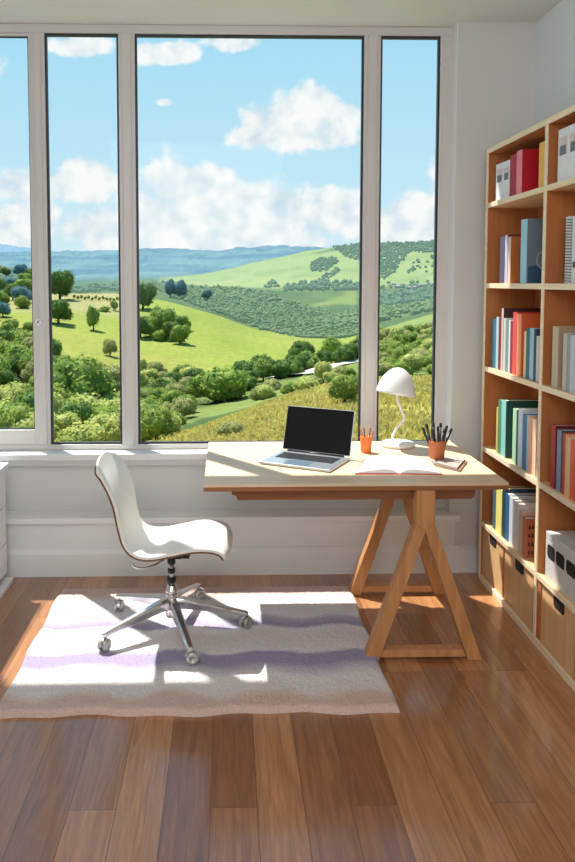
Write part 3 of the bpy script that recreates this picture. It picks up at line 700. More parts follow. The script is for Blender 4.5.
book('pale orange slim book, near bay of the fourth shelf', 3.049, 3.032, 3, 1.006, (232, 164, 120), .15)
book('beige book, near bay of the fourth shelf', 3.030, 3.005, 3, 1.000, (216, 184, 140), .15)
book('bright orange-red book, near bay of the fourth shelf', 3.003, 2.960, 3, .994, (222, 96, 56), .15)
book('crimson book, near bay of the fourth shelf', 2.958, 2.920, 3, .998, (176, 40, 44), .15)
def make_box():
    z = SH[4]+TK/2; L = (1.53, 2.96, z)
    t = thing('storage_box', 'grey-white storage box with dark hand slots on the lower shelf', 'storage box', L)
    MB().box(1.412, 1.652, 2.72, 3.212, z, .505).build('box_body', M['white_box'], t, L, bevel=.003)
    MB().box(1.412, 1.652, 2.72, 3.212, .5055, .541).build('lid', M['white_box'], t, L, bevel=.003)
    for (a, b) in [(3.118, 3.190), (3.025, 3.105), (2.925, 3.008), (2.83, 2.91)]:
        MB().prism([(a, .432), (b-.012, .432), (b, .444), (b, .482), (b-.012, .492), (a+.012, .492), (a, .482)], 1.4105, 1.4118, 'x').build('slot', M['slot'], t, L)
make_box()

# ------------------------------------------------------------------ white cabinet on the left
def make_cabinet():
    L = (-1.43, 3.7, 0)
    t = thing('drawer_cabinet', 'white lacquered drawer cabinet under the window at the left edge', 'cabinet', L)
    x1 = -1.205; ya, yb = 3.36, 4.02
    MB().box(-1.66, x1-.018, ya, yb, .055, .635).build('carcass', M['cabinet'], t, L, bevel=.002)
    MB().box(-1.675, -1.190, ya-.012, yb+.018, .6352, .662).build('cabinet_top', M['cabinet'], t, L, bevel=.003)
    MB().box(-1.66, -1.175, ya, yb+.01, .0, .026).build('plinth', M['cabinet'], t, L, bevel=.003)
    MB().box(-1.64, x1-.03, ya+.02, yb-.02, .0262, .0548).build('recess', M['slot'], t, L)
    for (a, b) in [(.06, .222), (.228, .428), (.434, .63)]:
        d = MB().box(x1-.0178, x1, ya+.004, yb-.004, a, b).build('drawer', M['cabinet'], t, L, bevel=.002)
        MB().lathe([(.006, 0), (.006, .012), (.011, .016), (.010, .024)], (x1+.0002, (ya+yb)/2-.15, (a+b)/2), 16, mat=Matrix.Rotation(PI/2, 3, 'Y')).build('knob', M['knob'], d, L)
make_cabinet()

# ------------------------------------------------------------------ outside: one stretch of valley, hills and mountains
def tan_el(px, py):
    r = ray(px, py); return r.z/math.hypot(r.x, r.y)
COLS = {   # column -> (distance, height of that ground seen on the photo's rows)
 -140: [(10,852),(30,470),(50,455),(90,425),(130,385),(170,360),(220,335),(300,304),(340,300),(450,288),(700,268),(900,276),(1500,285),(2500,274),(4000,249),(5200,262),(7000,246)],
 0:   [(10,852),(30,470),(50,455),(90,425),(130,385),(170,360),(220,335),(300,304),(340,300),(450,288),(700,272),(900,280),(1500,285),(2500,274),(4000,250),(5200,262),(7000,243)],
 50:  [(10,852),(30,470),(50,455),(90,425),(130,388),(170,362),(220,338),(300,302),(360,293),(450,296),(700,288),(900,286),(1500,285),(2500,272),(4000,250),(5200,262),(7000,250)],
 100: [(10,852),(30,470),(50,455),(90,425),(130,394),(170,368),(230,336),(300,305),(360,292),(450,296),(700,292),(900,288),(1500,284),(2500,270),(4000,249),(5200,262),(7000,256)],
 140: [(10,852),(30,462),(50,448),(90,425),(130,400),(170,378),(230,342),(300,310),(360,293),(450,299),(700,291),(900,287),(1500,281),(2500,268),(4000,248),(5200,262),(7000,256)],
 180: [(10,852),(30,450),(45,440),(58,434),(75,436),(100,418),(150,390),(180,374),(240,336),(300,312),(340,302),(420,310),(550,297),(700,285),(900,281),(1200,276),(1500,281),(2500,268),(4000,248),(7000,262)],
 220: [(10,852),(30,446),(45,430),(62,420),(80,424),(100,412),(150,388),(190,365),(240,340),(300,320),(335,314),(400,325),(550,302),(700,289),(900,283),(1200,270),(1500,276),(2500,268),(4000,249),(7000,262)],
 250: [(10,852),(30,444),(45,422),(65,408),(80,412),(110,400),(150,385),(190,366),(240,348),(290,331),(325,326),(400,333),(550,304),(700,291),(900,280),(1200,262),(1500,270),(2500,266),(4000,246),(7000,262)],
 300: [(10,852),(30,440),(45,406),(65,391),(82,397),(120,386),(150,376),(200,362),(250,346),(290,340),(350,346),(450,324),(600,305),(700,297),(900,275),(1200,251),(1500,258),(2500,262),(4000,244),(7000,262)],
 340: [(10,852),(30,440),(45,399),(65,381),(82,386),(120,378),(150,370),(200,359),(250,350),(280,348),(350,350),(450,322),(600,302),(700,295),(900,270),(1200,243),(1500,252),(2500,262),(4000,250),(7000,262)],
 378: [(10,852),(30,440),(45,397),(65,378),(90,382),(130,368),(200,350),(280,334),(360,329),(420,333),(600,304),(700,294),(900,272),(1200,241),(1500,252),(2500,262),(4000,256),(7000,262)],
 435: [(10,852),(30,440),(45,397),(65,377),(90,380),(130,368),(200,346),(280,328),(360,311),(420,316),(600,300),(700,292),(900,268),(1200,239),(1500,252),(2500,262),(4000,258),(7000,262)],
 620: [(10,852),(30,440),(45,397),(65,377),(90,380),(130,368),(200,346),(280,328),(360,309),(420,316),(600,298),(700,290),(900,264),(1200,238),(1500,252),(2500,262),(4000,258),(7000,262)]}
NU, NR = 620, 420
gx = np.linspace(-140, 620, NU)                       # columns
lr = np.linspace(math.log(10), math.log(7000), NR); gr = np.exp(lr)
cx_ = np.array(sorted(COLS)); zt = []
for c in cx_:
    R = np.array([p[0] for p in COLS[c]], float); Z = np.array([EYE+p[0]*tan_el(c, p[1]) for p in COLS[c]])
    zt.append(np.interp(lr, np.log(R), Z))
zt = np.array(zt)
def smooth(a, k, axis):
    w = np.exp(-.5*(np.arange(-3*k, 3*k+1)/k)**2); w /= w.sum()
    pad = [(0, 0)]*a.ndim; pad[axis] = (3*k, 3*k)
    return np.apply_along_axis(lambda v: np.convolve(v, w, 'valid'), axis, np.pad(a, pad, mode='edge'))
T_ = np.empty((NU, NR))
# work on the tangent so far ground is smoothed as gently as near ground
tg = (zt-EYE)/gr
for j in range(NR): T_[:, j] = np.interp(gx, cx_, tg[:, j])
T_ = smooth(smooth(T_, 9, 0), 3, 1)
def vnoise(x, y, seed=0):
    """Value noise on arrays."""
    def h(i, j): 
        n = (i*374761393+j*668265263+seed*1442695041) & 0x7fffffff; n = ((n ^ (n >> 13))*1274126177) & 0x7fffffff
        return ((n ^ (n >> 16)) & 0xffff)/65535.0
    xi = np.floor(x).astype(np.int64); yi = np.floor(y).astype(np.int64); fx = x-xi; fy = y-yi; fx = fx*fx*(3-2*fx); fy = fy*fy*(3-2*fy)
    return (h(xi, yi)*(1-fx)+h(xi+1, yi)*fx)*(1-fy)+(h(xi, yi+1)*(1-fx)+h(xi+1, yi+1)*fx)*fy
az = np.array([math.atan2(ray(c, 282).x, ray(c, 282).y) for c in gx])
AZ, RR = np.meshgrid(az, gr, indexing='ij'); PX_, _ = np.meshgrid(gx, gr, indexing='ij')
X_, Y_ = RR*np.sin(AZ), RR*np.cos(AZ)
rough = (vnoise(PX_/14, np.log(RR)*9, 3)-.5)+.5*(vnoise(PX_/4, np.log(RR)*22, 4)-.5)
T_ += rough*np.interp(RR, [10, 400, 1500, 2500, 4000], [.001, .0012, .0016, .0036, .0042])
Z_ = EYE+RR*T_
ROW = CY-F*np.tan(np.arctan(T_)+TH)                   # photo row of every ground point (shape of the land, not colour)
def col(c): return np.array(lin(c)[:3])
def mixc(a, b, t): return a*(1-t[..., None])+b*t[..., None]
def ss(x, a, b): 
    t = np.clip((x-a)/(b-a), 0, 1); return t*t*(3-2*t)
n1 = vnoise(X_/7, Y_/7, 11); n2 = vnoise(X_/22, Y_/22, 12); n3 = vnoise(X_/2.2, Y_/2.2, 13); n4 = vnoise(X_/90, Y_/90, 14)
C = np.ones(T_.shape+(3,))*col((150, 166, 62))
knoll = mixc(mixc(col((200, 200, 96)), col((226, 216, 124)), n2), col((142, 154, 70)), ss(n1*.35+n3*.65, .5, .8)*.85)
scrub = mixc(mixc(col((132, 160, 84)), col((176, 190, 104)), n2), col((104, 130, 76)), ss(n1, .55, .8))
mead = mixc(mixc(col((176, 196, 82)), col((198, 208, 98)), n2), col((164, 190, 86)), ss(n4, .4, .8))
pale = mixc(col((206, 200, 122)), col((216, 208, 140)), n1)
low = mixc(col((206, 204, 102)), col((192, 198, 94)), n1)
wood_ = mixc(col((96, 130, 84)), col((134, 160, 100)), n2)
field = mixc(col((160, 182, 98)), col((178, 192, 116)), n4)
far = mixc(mixc(col((182, 204, 124)), col((200, 216, 140)), n4), col((160, 188, 118)), ss(n2, .5, .8)*.6)
mtn = mixc(col((92, 142, 158)), col((142, 184, 178)), ss(vnoise(X_/170, Y_/120, 21)*.6+vnoise(X_/60, Y_/60, 22)*.4, .3, .75))  # blue of distant air painted into the mountain colours
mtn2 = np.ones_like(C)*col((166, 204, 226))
lR = np.log(RR)
C = mixc(knoll, scrub, ss(RR, 68, 84))
mm = np.clip(ss(RR, 150, 185), 0, 1)
meadow = mixc(low, mead, ss(RR+.35*(PX_-140)+10*n2, 205, 225))
meadow = mixc(meadow, pale, ss(RR, 262, 285)*(1-ss(PX_, 118, 150)))
C = mixc(C, meadow, mm*(1-ss(PX_, 352, 366)))
C = mixc(C, mixc(scrub, wood_, .5+0*n1), ss(RR, 100, 140)*ss(PX_, 352, 366))
C = mixc(C, field*1.05, ss(RR, 300, 320)*ss(PX_, 352, 366)*(1-ss(RR, 400, 440)))
C = mixc(C, wood_, ss(RR, 385, 430))
fld = ss(RR, 560, 600)*ss(PX_, 262, 285)*ss(n4+.25*(PX_-300)/60, .45, .6)*(1-ss(PX_, 352, 362))
C = mixc(C, field, np.clip(fld, 0, 1))
C = mixc(C, far, ss(RR, 720, 780)*ss(PX_, 150, 175))
fwood = ss(RR, 1080, 1120)*ss(PX_+60*n4, 330, 350)
C = mixc(C, wood_*1.05, np.clip(fwood, 0, 1)*.85)
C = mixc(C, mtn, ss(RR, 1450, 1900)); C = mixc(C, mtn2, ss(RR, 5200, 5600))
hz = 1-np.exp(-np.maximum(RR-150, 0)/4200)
C = mixc(C, np.ones_like(C)*col((150, 190, 205)), hz*.75)  # aerial haze baked into the land colours, stronger with distance
C = np.clip(C*np.array([.50, .48, .50]), 0, 1)
def ground_mat():
    nt = base('hill_ground', .95, 0, .05)
    at = nt.n('ShaderNodeAttribute', attribute_name='land_colour')
    tc = nt.n('ShaderNodeTexCoord'); nz = nt.n('ShaderNodeTexNoise'); nz.inputs['Scale'].default_value = .55; nz.inputs['Detail'].default_value = 10; nz.inputs['Roughness'].default_value = .78
    nt.l(tc.outputs['Object'], nz.inputs['Vector'])
    mr = nt.n('ShaderNodeMapRange'); mr.inputs['From Min'].default_value = .3; mr.inputs['From Max'].default_value = .7; mr.inputs['To Min'].default_value = .66; mr.inputs['To Max'].default_value = 1.26; nt.l(nz.outputs['Fac'], mr.inputs['Value'])
    mu = nt.n('ShaderNodeMix', data_type='RGBA', blend_type='MULTIPLY'); mu.inputs['Factor'].default_value = 1
    nt.l(at.outputs['Color'], mu.inputs['A']); nt.l(mr.outputs['Result'], mu.inputs['B']); nt.l(mu.outputs['Result'], nt.b.inputs['Base Color'])
    return nt.m
GM = ground_mat()
def land(name, j0, j1):
    me = bpy.data.meshes.new(name); n = j1-j0+1
    co = np.stack([X_[:, j0:j1+1], Y_[:, j0:j1+1], Z_[:, j0:j1+1]], -1).reshape(-1, 3)
    i, j = np.meshgrid(np.arange(NU-1), np.arange(n-1), indexing='ij'); k = (i*n+j).ravel()
    fc = np.stack([k, k+n, k+n+1, k+1], 1)
    me.from_pydata(co.tolist(), [], fc.tolist()); me.materials.append(GM)
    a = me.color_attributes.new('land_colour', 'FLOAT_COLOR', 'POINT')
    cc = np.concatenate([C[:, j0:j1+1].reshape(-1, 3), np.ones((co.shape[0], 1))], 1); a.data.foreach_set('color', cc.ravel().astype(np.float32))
    me.polygons.foreach_set('use_smooth', [True]*len(me.polygons))
    o = bpy.data.objects.new(name, me); COL.objects.link(o); o['kind'] = 'structure'; return o
def jr(R): return int(np.argmin(np.abs(gr-R)))
cuts = [0, jr(72), jr(170), jr(400), jr(760), jr(1500), NR-1]
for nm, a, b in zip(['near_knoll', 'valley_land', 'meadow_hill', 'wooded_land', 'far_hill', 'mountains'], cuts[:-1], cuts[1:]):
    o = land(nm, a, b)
    o['label'] = {'near_knoll': 'dry grassy slope just below the window', 'valley_land': 'scrubby valley floor below the bright meadow', 'meadow_hill': 'bright green rounded meadow hill', 'wooded_land': 'wooded low ground behind the meadow',
                  'far_hill': 'pale green far hillside rising to the right', 'mountains': 'hazy blue mountain ridge on the skyline'}[nm]
def ground_at(px, R): 
    i = np.interp(px, gx, np.arange(NU)); i0 = int(min(NU-2, i)); fi = i-i0
    j = np.interp(math.log(R), lr, np.arange(NR)); j0 = int(min(NR-2, j)); fj = j-j0
    z = (Z_[i0, j0]*(1-fi)+Z_[i0+1, j0]*fi)*(1-fj)+(Z_[i0, j0+1]*(1-fi)+Z_[i0+1, j0+1]*fi)*fj
    a = np.interp(px, gx, az); return Vector((R*math.sin(a), R*math.cos(a), z))
def hit(px, py, rmin=15):
    """First ground point seen along the line of sight through a spot of the photo."""
    t = tan_el(px, py); i = int(np.clip(np.interp(px, gx, np.arange(NU)), 0, NU-1))
    ok = np.where((T_[i] >= t) & (gr > rmin))[0]
    if len(ok) == 0: return None, None
    R = gr[ok[0]]; return ground_at(px, R), R

# ---- trees
def leaf_mat(name, c1, c2, haze=0):
    nt = base(name, .7, 0, .15)
    tc = nt.n('ShaderNodeTexCoord'); nz = nt.n('ShaderNodeTexNoise'); nz.inputs['Scale'].default_value = 3.2; nz.inputs['Detail'].default_value = 5
    nt.l(tc.outputs['Object'], nz.inputs['Vector'])
    cr = nt.n('ShaderNodeValToRGB'); cr.color_ramp.elements[0].position = .32; cr.color_ramp.elements[1].position = .68
    h = lambda c: (min(255, c[0]*1.04), c[1]*.98, c[2]*1.06)
    cr.color_ramp.elements[0].color = lin(h(c1)); cr.color_ramp.elements[1].color = lin(h(c2))
    nt.l(nz.outputs['Fac'], cr.inputs['Fac']); nt.l(cr.outputs['Color'], nt.b.inputs['Base Color'])
    tr = nt.n('ShaderNodeBsdfTranslucent'); nt.l(cr.outputs['Color'], tr.inputs['Color'])
    mx = nt.n('ShaderNodeMixShader'); mx.inputs[0].default_value = .42
    nt.l(nt.b.outputs[0], mx.inputs[1]); nt.l(tr.outputs[0], mx.inputs[2]); last = mx
    if haze:                                            # air haze imitated by a glow mixed into the distant leaves
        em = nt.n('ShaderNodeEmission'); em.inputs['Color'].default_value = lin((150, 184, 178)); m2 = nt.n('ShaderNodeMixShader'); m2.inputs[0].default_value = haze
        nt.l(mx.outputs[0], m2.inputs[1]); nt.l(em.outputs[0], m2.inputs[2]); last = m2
    nt.l(last.outputs[0], nt.t.nodes['Material Output'].inputs['Surface'])
    return nt.m
BARK = plain('tree_bark', (92, 76, 58), .9, var=.2)
def unit_crown(seed, lobes, n, size, squash=.85, zc=.62):
    """Leafy crown about 1 wide: leaf clumps over overlapping round lobes."""
    r = np.random.default_rng(seed); L = []
    L.append((0, 0, zc*.82, .38))
    for k in range(lobes):
        a = r.uniform(0, 2*PI); d = r.uniform(.12, .30); L.append((d*math.cos(a), d*math.sin(a), zc*.82+r.uniform(-.30, .30)*squash, r.uniform(.16, .27)))
    L = np.array(L); w = L[:, 3]**2; pick = r.choice(len(L), n, p=w/w.sum())
    d = r.normal(size=(n, 3)); d /= np.linalg.norm(d, axis=1)[:, None]
    P = L[pick, :3]+d*(L[pick, 3]*r.uniform(.82, 1.08, n))[:, None]
    P[:, 2] = np.maximum(P[:, 2], .06)
    nr = d+r.normal(size=(n, 3))*.55; nr /= np.linalg.norm(nr, axis=1)[:, None]
    u = np.cross(nr, r.normal(size=(n, 3))); u /= np.linalg.norm(u, axis=1)[:, None]; v = np.cross(nr, u)
    s = (size*r.uniform(.6, 1.35, n))[:, None]
    q = np.stack([P-u*s, P-v*s*.7+u*s*.2, P+u*s, P+v*s*.7], 1).reshape(-1, 3)
    f = np.arange(4*n).reshape(n, 4)
    mb = MB(); mb.add(q.tolist(), f.tolist(), False)
    for x, y, z, rad in L:
        prof = [(rad*.86*math.sin(t), -rad*.86*math.cos(t)) for t in np.linspace(.05, PI-.05, 7)]
        mb.lathe(prof, (x, y, z), 9)
    return mb
def trunk_mb(h=.45):
    return MB().tube([(0, 0, -.12), (.01, 0, h*.5), (-.01, .01, h)], [.05, .035, .02], 7)
LEAVES = {'dark': leaf_mat('leaves_dark', (72, 108, 50), (128, 160, 72)), 'mid': leaf_mat('leaves_mid', (104, 142, 56), (172, 194, 86)), 'light': leaf_mat('leaves_light', (158, 180, 84), (212, 220, 124)),
          'olive': leaf_mat('leaves_olive', (140, 156, 82), (196, 200, 120)), 'blue': leaf_mat('leaves_bluish', (82, 130, 124), (128, 172, 152))}
SHAPES = {'round': (unit_crown, (3, 9, 1500, .036)), 'broad': (unit_crown, (5, 12, 1600, .036, .55, .45)), 'tall': (unit_crown, (8, 8, 1400, .036, 1.25, .68)), 'bush': (unit_crown, (13, 8, 1100, .038, .45, .34))}
_mesh = {}
_tr = None
def tree(kind, leaf, base_pt, w, h, label, group=None, rz=None, name='tree', cat='tree'):
    global _tr
    k = (kind, leaf)
    o = bpy.data.objects.new(name, None); COL.objects.link(o); o.location = base_pt; o.scale = (w, w, h); o.rotation_euler = (0, 0, random.uniform(0, 6.28) if rz is None else rz)
    tag(o, label, cat, group)
    if k not in _mesh:
        fn, a = SHAPES[kind]; c = fn(*a).build('crown', LEAVES[leaf]); _mesh[k] = c.data; bpy.data.objects.remove(c)
    if _tr is None:
        c = trunk_mb().build('trunk', BARK); _tr = c.data; bpy.data.objects.remove(c)
    c = bpy.data.objects.new('crown', _mesh[k]); COL.objects.link(c); c.parent = o
    if kind != 'bush':
        c = bpy.data.objects.new('trunk', _tr); COL.objects.link(c); c.parent = o
    return o
def tree_px(px, py, wpx, hpx, kind, leaf, label, group=None, name='tree', cat='tree', rmin=15):
    p, R = hit(px, py, rmin)
    if p is None: return
    k = R/F; p.z -= .05*hpx*k
    return tree(kind, leaf, p, wpx*k*1.5, hpx*k*1.4, label, group, name=name, cat=cat)
# single trees that can be told apart
for a in [(58, 325, 19, 20, 'round', 'dark', 'lone round tree on the meadow just right of the opening sash'),
          (93, 330, 11, 18, 'tall', 'mid', 'slim upright tree alone on the meadow in the narrow second pane'),
          (104, 312, 9, 6, 'bush', 'mid', 'low dark bush on the meadow right of the slim tree'),
          (114, 312, 6, 8, 'round', 'mid', 'small round tree near the second mullion on the meadow'),
          (109, 356, 11, 14, 'round', 'olive', 'little olive tree low on the yellow meadow above the valley wood'),
          (143, 310, 20, 22, 'round', 'dark', 'dark tree against the second mullion at the meadow top'),
          (60, 300, 20, 24, 'round', 'dark', 'big dark tree on the skyline of the left meadow'),
          (170, 298, 10, 14, 'tall', 'blue', 'bluish pointed tree behind the crest of the bright meadow'),
          (179, 299, 12, 14, 'tall', 'blue', 'broader bluish tree just right of the pointed one behind the crest'),
          (207, 301, 9, 10, 'round', 'blue', 'small bluish tree behind the meadow crest, right of the pair'),
          (220, 402, 42, 36, 'broad', 'mid', 'large spreading tree at the foot of the bright meadow'),
          (346, 405, 24, 26, 'round', 'mid', 'round tree on the near slope at the right edge of the wide pane'),
          (308, 372, 11, 12, 'round', 'light', 'small light green tree beside the valley road'),
          (324, 383, 16, 18, 'round', 'light', 'light green tree above the laptop, right of the small one'),
          (308, 391, 22, 15, 'bush', 'light', 'pale leafy bush in the valley above the laptop'),
          (80, 412, 44, 46, 'round', 'mid', 'largest leafy tree low in the narrow second pane'),
          (232, 438, 22, 20, 'bush', 'olive', 'thin olive shrub on the near slope left of the laptop')]:
    tree_px(*a[:6], a[6])
# clump on the meadow
G = 'clump of trees on the bright meadow'
for i, (x, y, w, h, k, l) in enumerate([(140, 338, 15, 18, 'round', 'dark'), (150, 337, 17, 17, 'round', 'mid'), (158, 334, 15, 20, 'tall', 'mid'), (166, 337, 17, 24, 'round', 'mid'), (172, 342, 15, 16, 'round', 'dark'), (180, 344, 15, 16, 'round', 'mid'), (183, 330, 11, 12, 'round', 'mid'), (176, 336, 13, 16, 'round', 'dark'), (160, 342, 14, 12, 'bush', 'mid')]):
    tree_px(x, y, w, h, k, l, 'leafy tree in the clump halfway up the bright meadow', G)
# hedge dots along the pale crest
for i in range(13):
    p = ground_at(74+i*3.6, 318+random.uniform(-5, 5)); tree('round', 'olive', p, 1.5, 2.0, 'tiny shrub in the line along the pale meadow crest', 'line of shrubs on the pale crest', name='shrub', cat='shrub')
# valley wood: many trees of the same look
def scatter(poly, n, wr, kinds, leaves, label, group, seed, asp=(.85, 1.15), rmin=15, name='tree', cat='tree', dmin=.45):
    r = random.Random(seed); pts = []; xs = [p[0] for p in poly]; ys = [p[1] for p in poly]; tries = 0
    while len(pts) < n and tries < 6000:
        tries += 1
        x, y = r.uniform(min(xs), max(xs)), r.uniform(min(ys), max(ys)); ins = False
        for (x1, y1), (x2, y2) in zip(poly, poly[1:]+poly[:1]):
            if (y1 > y) != (y2 > y) and x < (x2-x1)*(y-y1)/(y2-y1)+x1: ins = not ins
        if not ins: continue
        t = (y-min(ys))/(max(ys)-min(ys)+1e-6); w = (wr[0]*(1-t)+wr[1]*t)*r.uniform(.75, 1.25)
        if any(abs(x-a)/w+abs(y-b)/w*1.6 < dmin for a, b, _ in pts): continue
        pts.append((x, y, w)); random.seed(seed*1000+len(pts))
        tree_px(x, y, w, w*r.uniform(*asp), r.choice(kinds), r.choice(leaves), label, group, rmin=rmin, name=name, cat=cat)
    return pts
dk = ['dark', 'dark', 'mid', 'mid', 'olive']
scatter([(-40, 395), (-40, 352), (36, 350), (70, 376), (120, 388), (120, 402), (60, 396), (30, 392)], 34, (16, 24), ['round', 'tall', 'broad'], dk, 'leafy tree in the wood below the left meadow', 'trees below the left meadow', 1)
scatter([(-40, 440), (-40, 400), (40, 400), (120, 405), (150, 440), (118, 452), (0, 452)], 34, (24, 34), ['round', 'broad', 'bush'], ['mid', 'mid', 'dark', 'light', 'light'], 'leafy tree at the bottom of the left panes', 'trees low in the left panes', 2)
scatter([(134, 400), (134, 372), (165, 382), (200, 378), (202, 400), (172, 408)], 24, (13, 18), ['round', 'tall', 'bush'], ['mid', 'dark', 'light', 'olive'], 'leafy tree in the hollow left of the large spreading tree', 'trees in the hollow', 3)
scatter([(130, 446), (134, 405), (190, 408), (192, 420), (160, 442)], 24, (18, 26), ['round', 'bush'], ['mid', 'light', 'mid', 'olive'], 'leafy tree or bush at the bottom left of the wide pane', 'trees at the bottom of the wide pane', 4)
scatter([(228, 396), (240, 378), (262, 372), (300, 364), (358, 352), (370, 352), (370, 362), (330, 368), (290, 378), (262, 388)], 30, (14, 17), ['round', 'broad', 'tall'], ['dark', 'dark', 'mid'], 'dark tree in the belt along the foot of the bright meadow', 'tree belt at the foot of the meadow', 5)
scatter([(250, 400), (262, 392), (300, 384), (350, 376), (360, 380), (300, 392), (262, 404)], 10, (12, 15), ['bush'], ['light', 'olive', 'mid'], 'low bush beside the valley road behind the near slope', 'bushes beside the valley road', 6)
scatter([(372, 378), (372, 336), (400, 334), (445, 334), (448, 380), (410, 376)], 64, (9, 16), ['round', 'broad', 'bush'], ['mid', 'light', 'mid', 'olive'], 'leafy tree on the wooded slope behind the lamp', 'wooded slope behind the lamp', 7)
scatter([(-40, 342), (-40, 330), (30, 328), (36, 345)], 8, (12, 14), ['round'], ['dark', 'mid'], 'dark tree at the edge of the left meadow', 'trees at the edge of the left meadow', 8)
scatter([(-40, 322), (-40, 275), (34, 276), (44, 292), (36, 310), (20, 312), (10, 322)], 34, (11, 15), ['round', 'broad'], ['mid', 'dark', 'blue'], 'tree in the wood on the left hilltop', 'wood on the left hilltop', 9)
scatter([(255, 355), (330, 348), (358, 342), (358, 354), (300, 360)], 0, (9, 9), ['round'], ['dark'], 'tree', None, 10)
# far woods: nobody could count these
def woods(name, label, regions, leaf, seed, rmin=300):
    r = np.random.default_rng(seed); V = []; Fc = []; o = 0
    ico = bmesh.new(); bmesh.ops.create_icosphere(ico, subdivisions=1, radius=1); iv = np.array([v.co[:] for v in ico.verts]); fi = np.array([[v.index for v in f.verts] for f in ico.faces]); ico.free()
    for (poly, n, wr) in regions:
        xs = [p[0] for p in poly]; ys = [p[1] for p in poly]; k = 0; tr = 0
        while k < n and tr < 20*n:
            tr += 1
            x, y = r.uniform(min(xs), max(xs)), r.uniform(min(ys), max(ys)); ins = False
            for (x1, y1), (x2, y2) in zip(poly, poly[1:]+poly[:1]):
                if (y1 > y) != (y2 > y) and x < (x2-x1)*(y-y1)/(y2-y1)+x1: ins = not ins
            if not ins: continue
            p, R = hit(x, y, rmin)
            if p is None: continue
            k += 1; w = r.uniform(*wr)*R/F*.5
            v = iv*(1+r.uniform(-.25, .25, (len(iv), 1)))*np.array([w, w, w*r.uniform(.8, 1.25)])+np.array([p.x, p.y, p.z+w*.5])
            V.append(v); Fc.append(fi+o); o += len(iv)
    mb = MB(); mb.add(np.concatenate(V).tolist(), np.concatenate(Fc).tolist(), False)
    ob = mb.build(name, LEAVES[leaf] if leaf in LEAVES else leaf); ob['kind'] = 'stuff'; ob['label'] = label; ob['category'] = 'woods'
    return ob
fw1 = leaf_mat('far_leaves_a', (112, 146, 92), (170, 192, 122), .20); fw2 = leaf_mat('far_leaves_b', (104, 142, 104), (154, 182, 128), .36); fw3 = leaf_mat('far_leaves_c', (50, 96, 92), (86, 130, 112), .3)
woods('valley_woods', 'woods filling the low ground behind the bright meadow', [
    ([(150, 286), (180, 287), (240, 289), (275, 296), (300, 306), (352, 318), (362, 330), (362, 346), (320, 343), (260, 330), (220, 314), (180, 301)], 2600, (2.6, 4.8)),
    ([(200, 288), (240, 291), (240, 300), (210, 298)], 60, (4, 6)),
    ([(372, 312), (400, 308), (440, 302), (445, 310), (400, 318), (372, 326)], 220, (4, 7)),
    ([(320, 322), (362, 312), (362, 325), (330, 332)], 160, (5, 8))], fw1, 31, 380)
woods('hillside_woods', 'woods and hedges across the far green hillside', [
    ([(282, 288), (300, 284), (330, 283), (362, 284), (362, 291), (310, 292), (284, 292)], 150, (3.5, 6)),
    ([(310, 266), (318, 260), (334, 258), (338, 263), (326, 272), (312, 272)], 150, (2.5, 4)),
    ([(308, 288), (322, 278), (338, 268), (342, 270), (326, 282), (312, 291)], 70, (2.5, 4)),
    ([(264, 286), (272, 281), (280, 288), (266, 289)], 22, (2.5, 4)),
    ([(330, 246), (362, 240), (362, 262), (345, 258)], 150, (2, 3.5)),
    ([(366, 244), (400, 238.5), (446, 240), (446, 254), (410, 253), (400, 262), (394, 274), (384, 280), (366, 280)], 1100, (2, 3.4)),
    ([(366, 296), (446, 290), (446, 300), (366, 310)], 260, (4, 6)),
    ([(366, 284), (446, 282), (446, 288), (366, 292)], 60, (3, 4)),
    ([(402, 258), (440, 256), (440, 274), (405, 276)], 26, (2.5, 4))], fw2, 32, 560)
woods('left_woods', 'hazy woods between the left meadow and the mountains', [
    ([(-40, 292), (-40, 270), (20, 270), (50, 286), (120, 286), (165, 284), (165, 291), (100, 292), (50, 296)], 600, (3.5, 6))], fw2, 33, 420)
# long grass on the near slope
def tall_grass():
    r = np.random.default_rng(5); V = []; n = 0
    while n < 26000:
        px, R_ = r.uniform(150, 452), math.exp(r.uniform(math.log(26), math.log(74)))
        if px < 180 and r.uniform() < .5: continue
        p = ground_at(px, R_); dens = vnoise(np.array([p.x/2.6]), np.array([p.y/2.6]), 41)[0]*.7+vnoise(np.array([p.x/9]), np.array([p.y/9]), 42)[0]*.5
        if dens < r.uniform(.25, .95): continue
        h, w, a = r.uniform(.12, .34), r.uniform(.05, .11), r.uniform(0, PI); dx, dy = w*math.cos(a), w*math.sin(a); tx, ty = r.uniform(-.1, .1, 2)
        V += [(p.x-dx, p.y-dy, p.z-.05), (p.x+dx, p.y+dy, p.z-.05), (p.x+dx*.5+tx, p.y+dy*.5+ty, p.z+h), (p.x-dx*.5+tx, p.y-dy*.5+ty, p.z+h)]; n += 1
    mb = MB(); mb.add(V, np.arange(4*n).reshape(n, 4).tolist()); o = mb.build('tall_grass', leaf_mat('dry_grass', (166, 170, 78), (222, 214, 120)))
    tag(o, 'dry tufted grass on the slope below the window', 'grass', kind='stuff')
tall_grass()
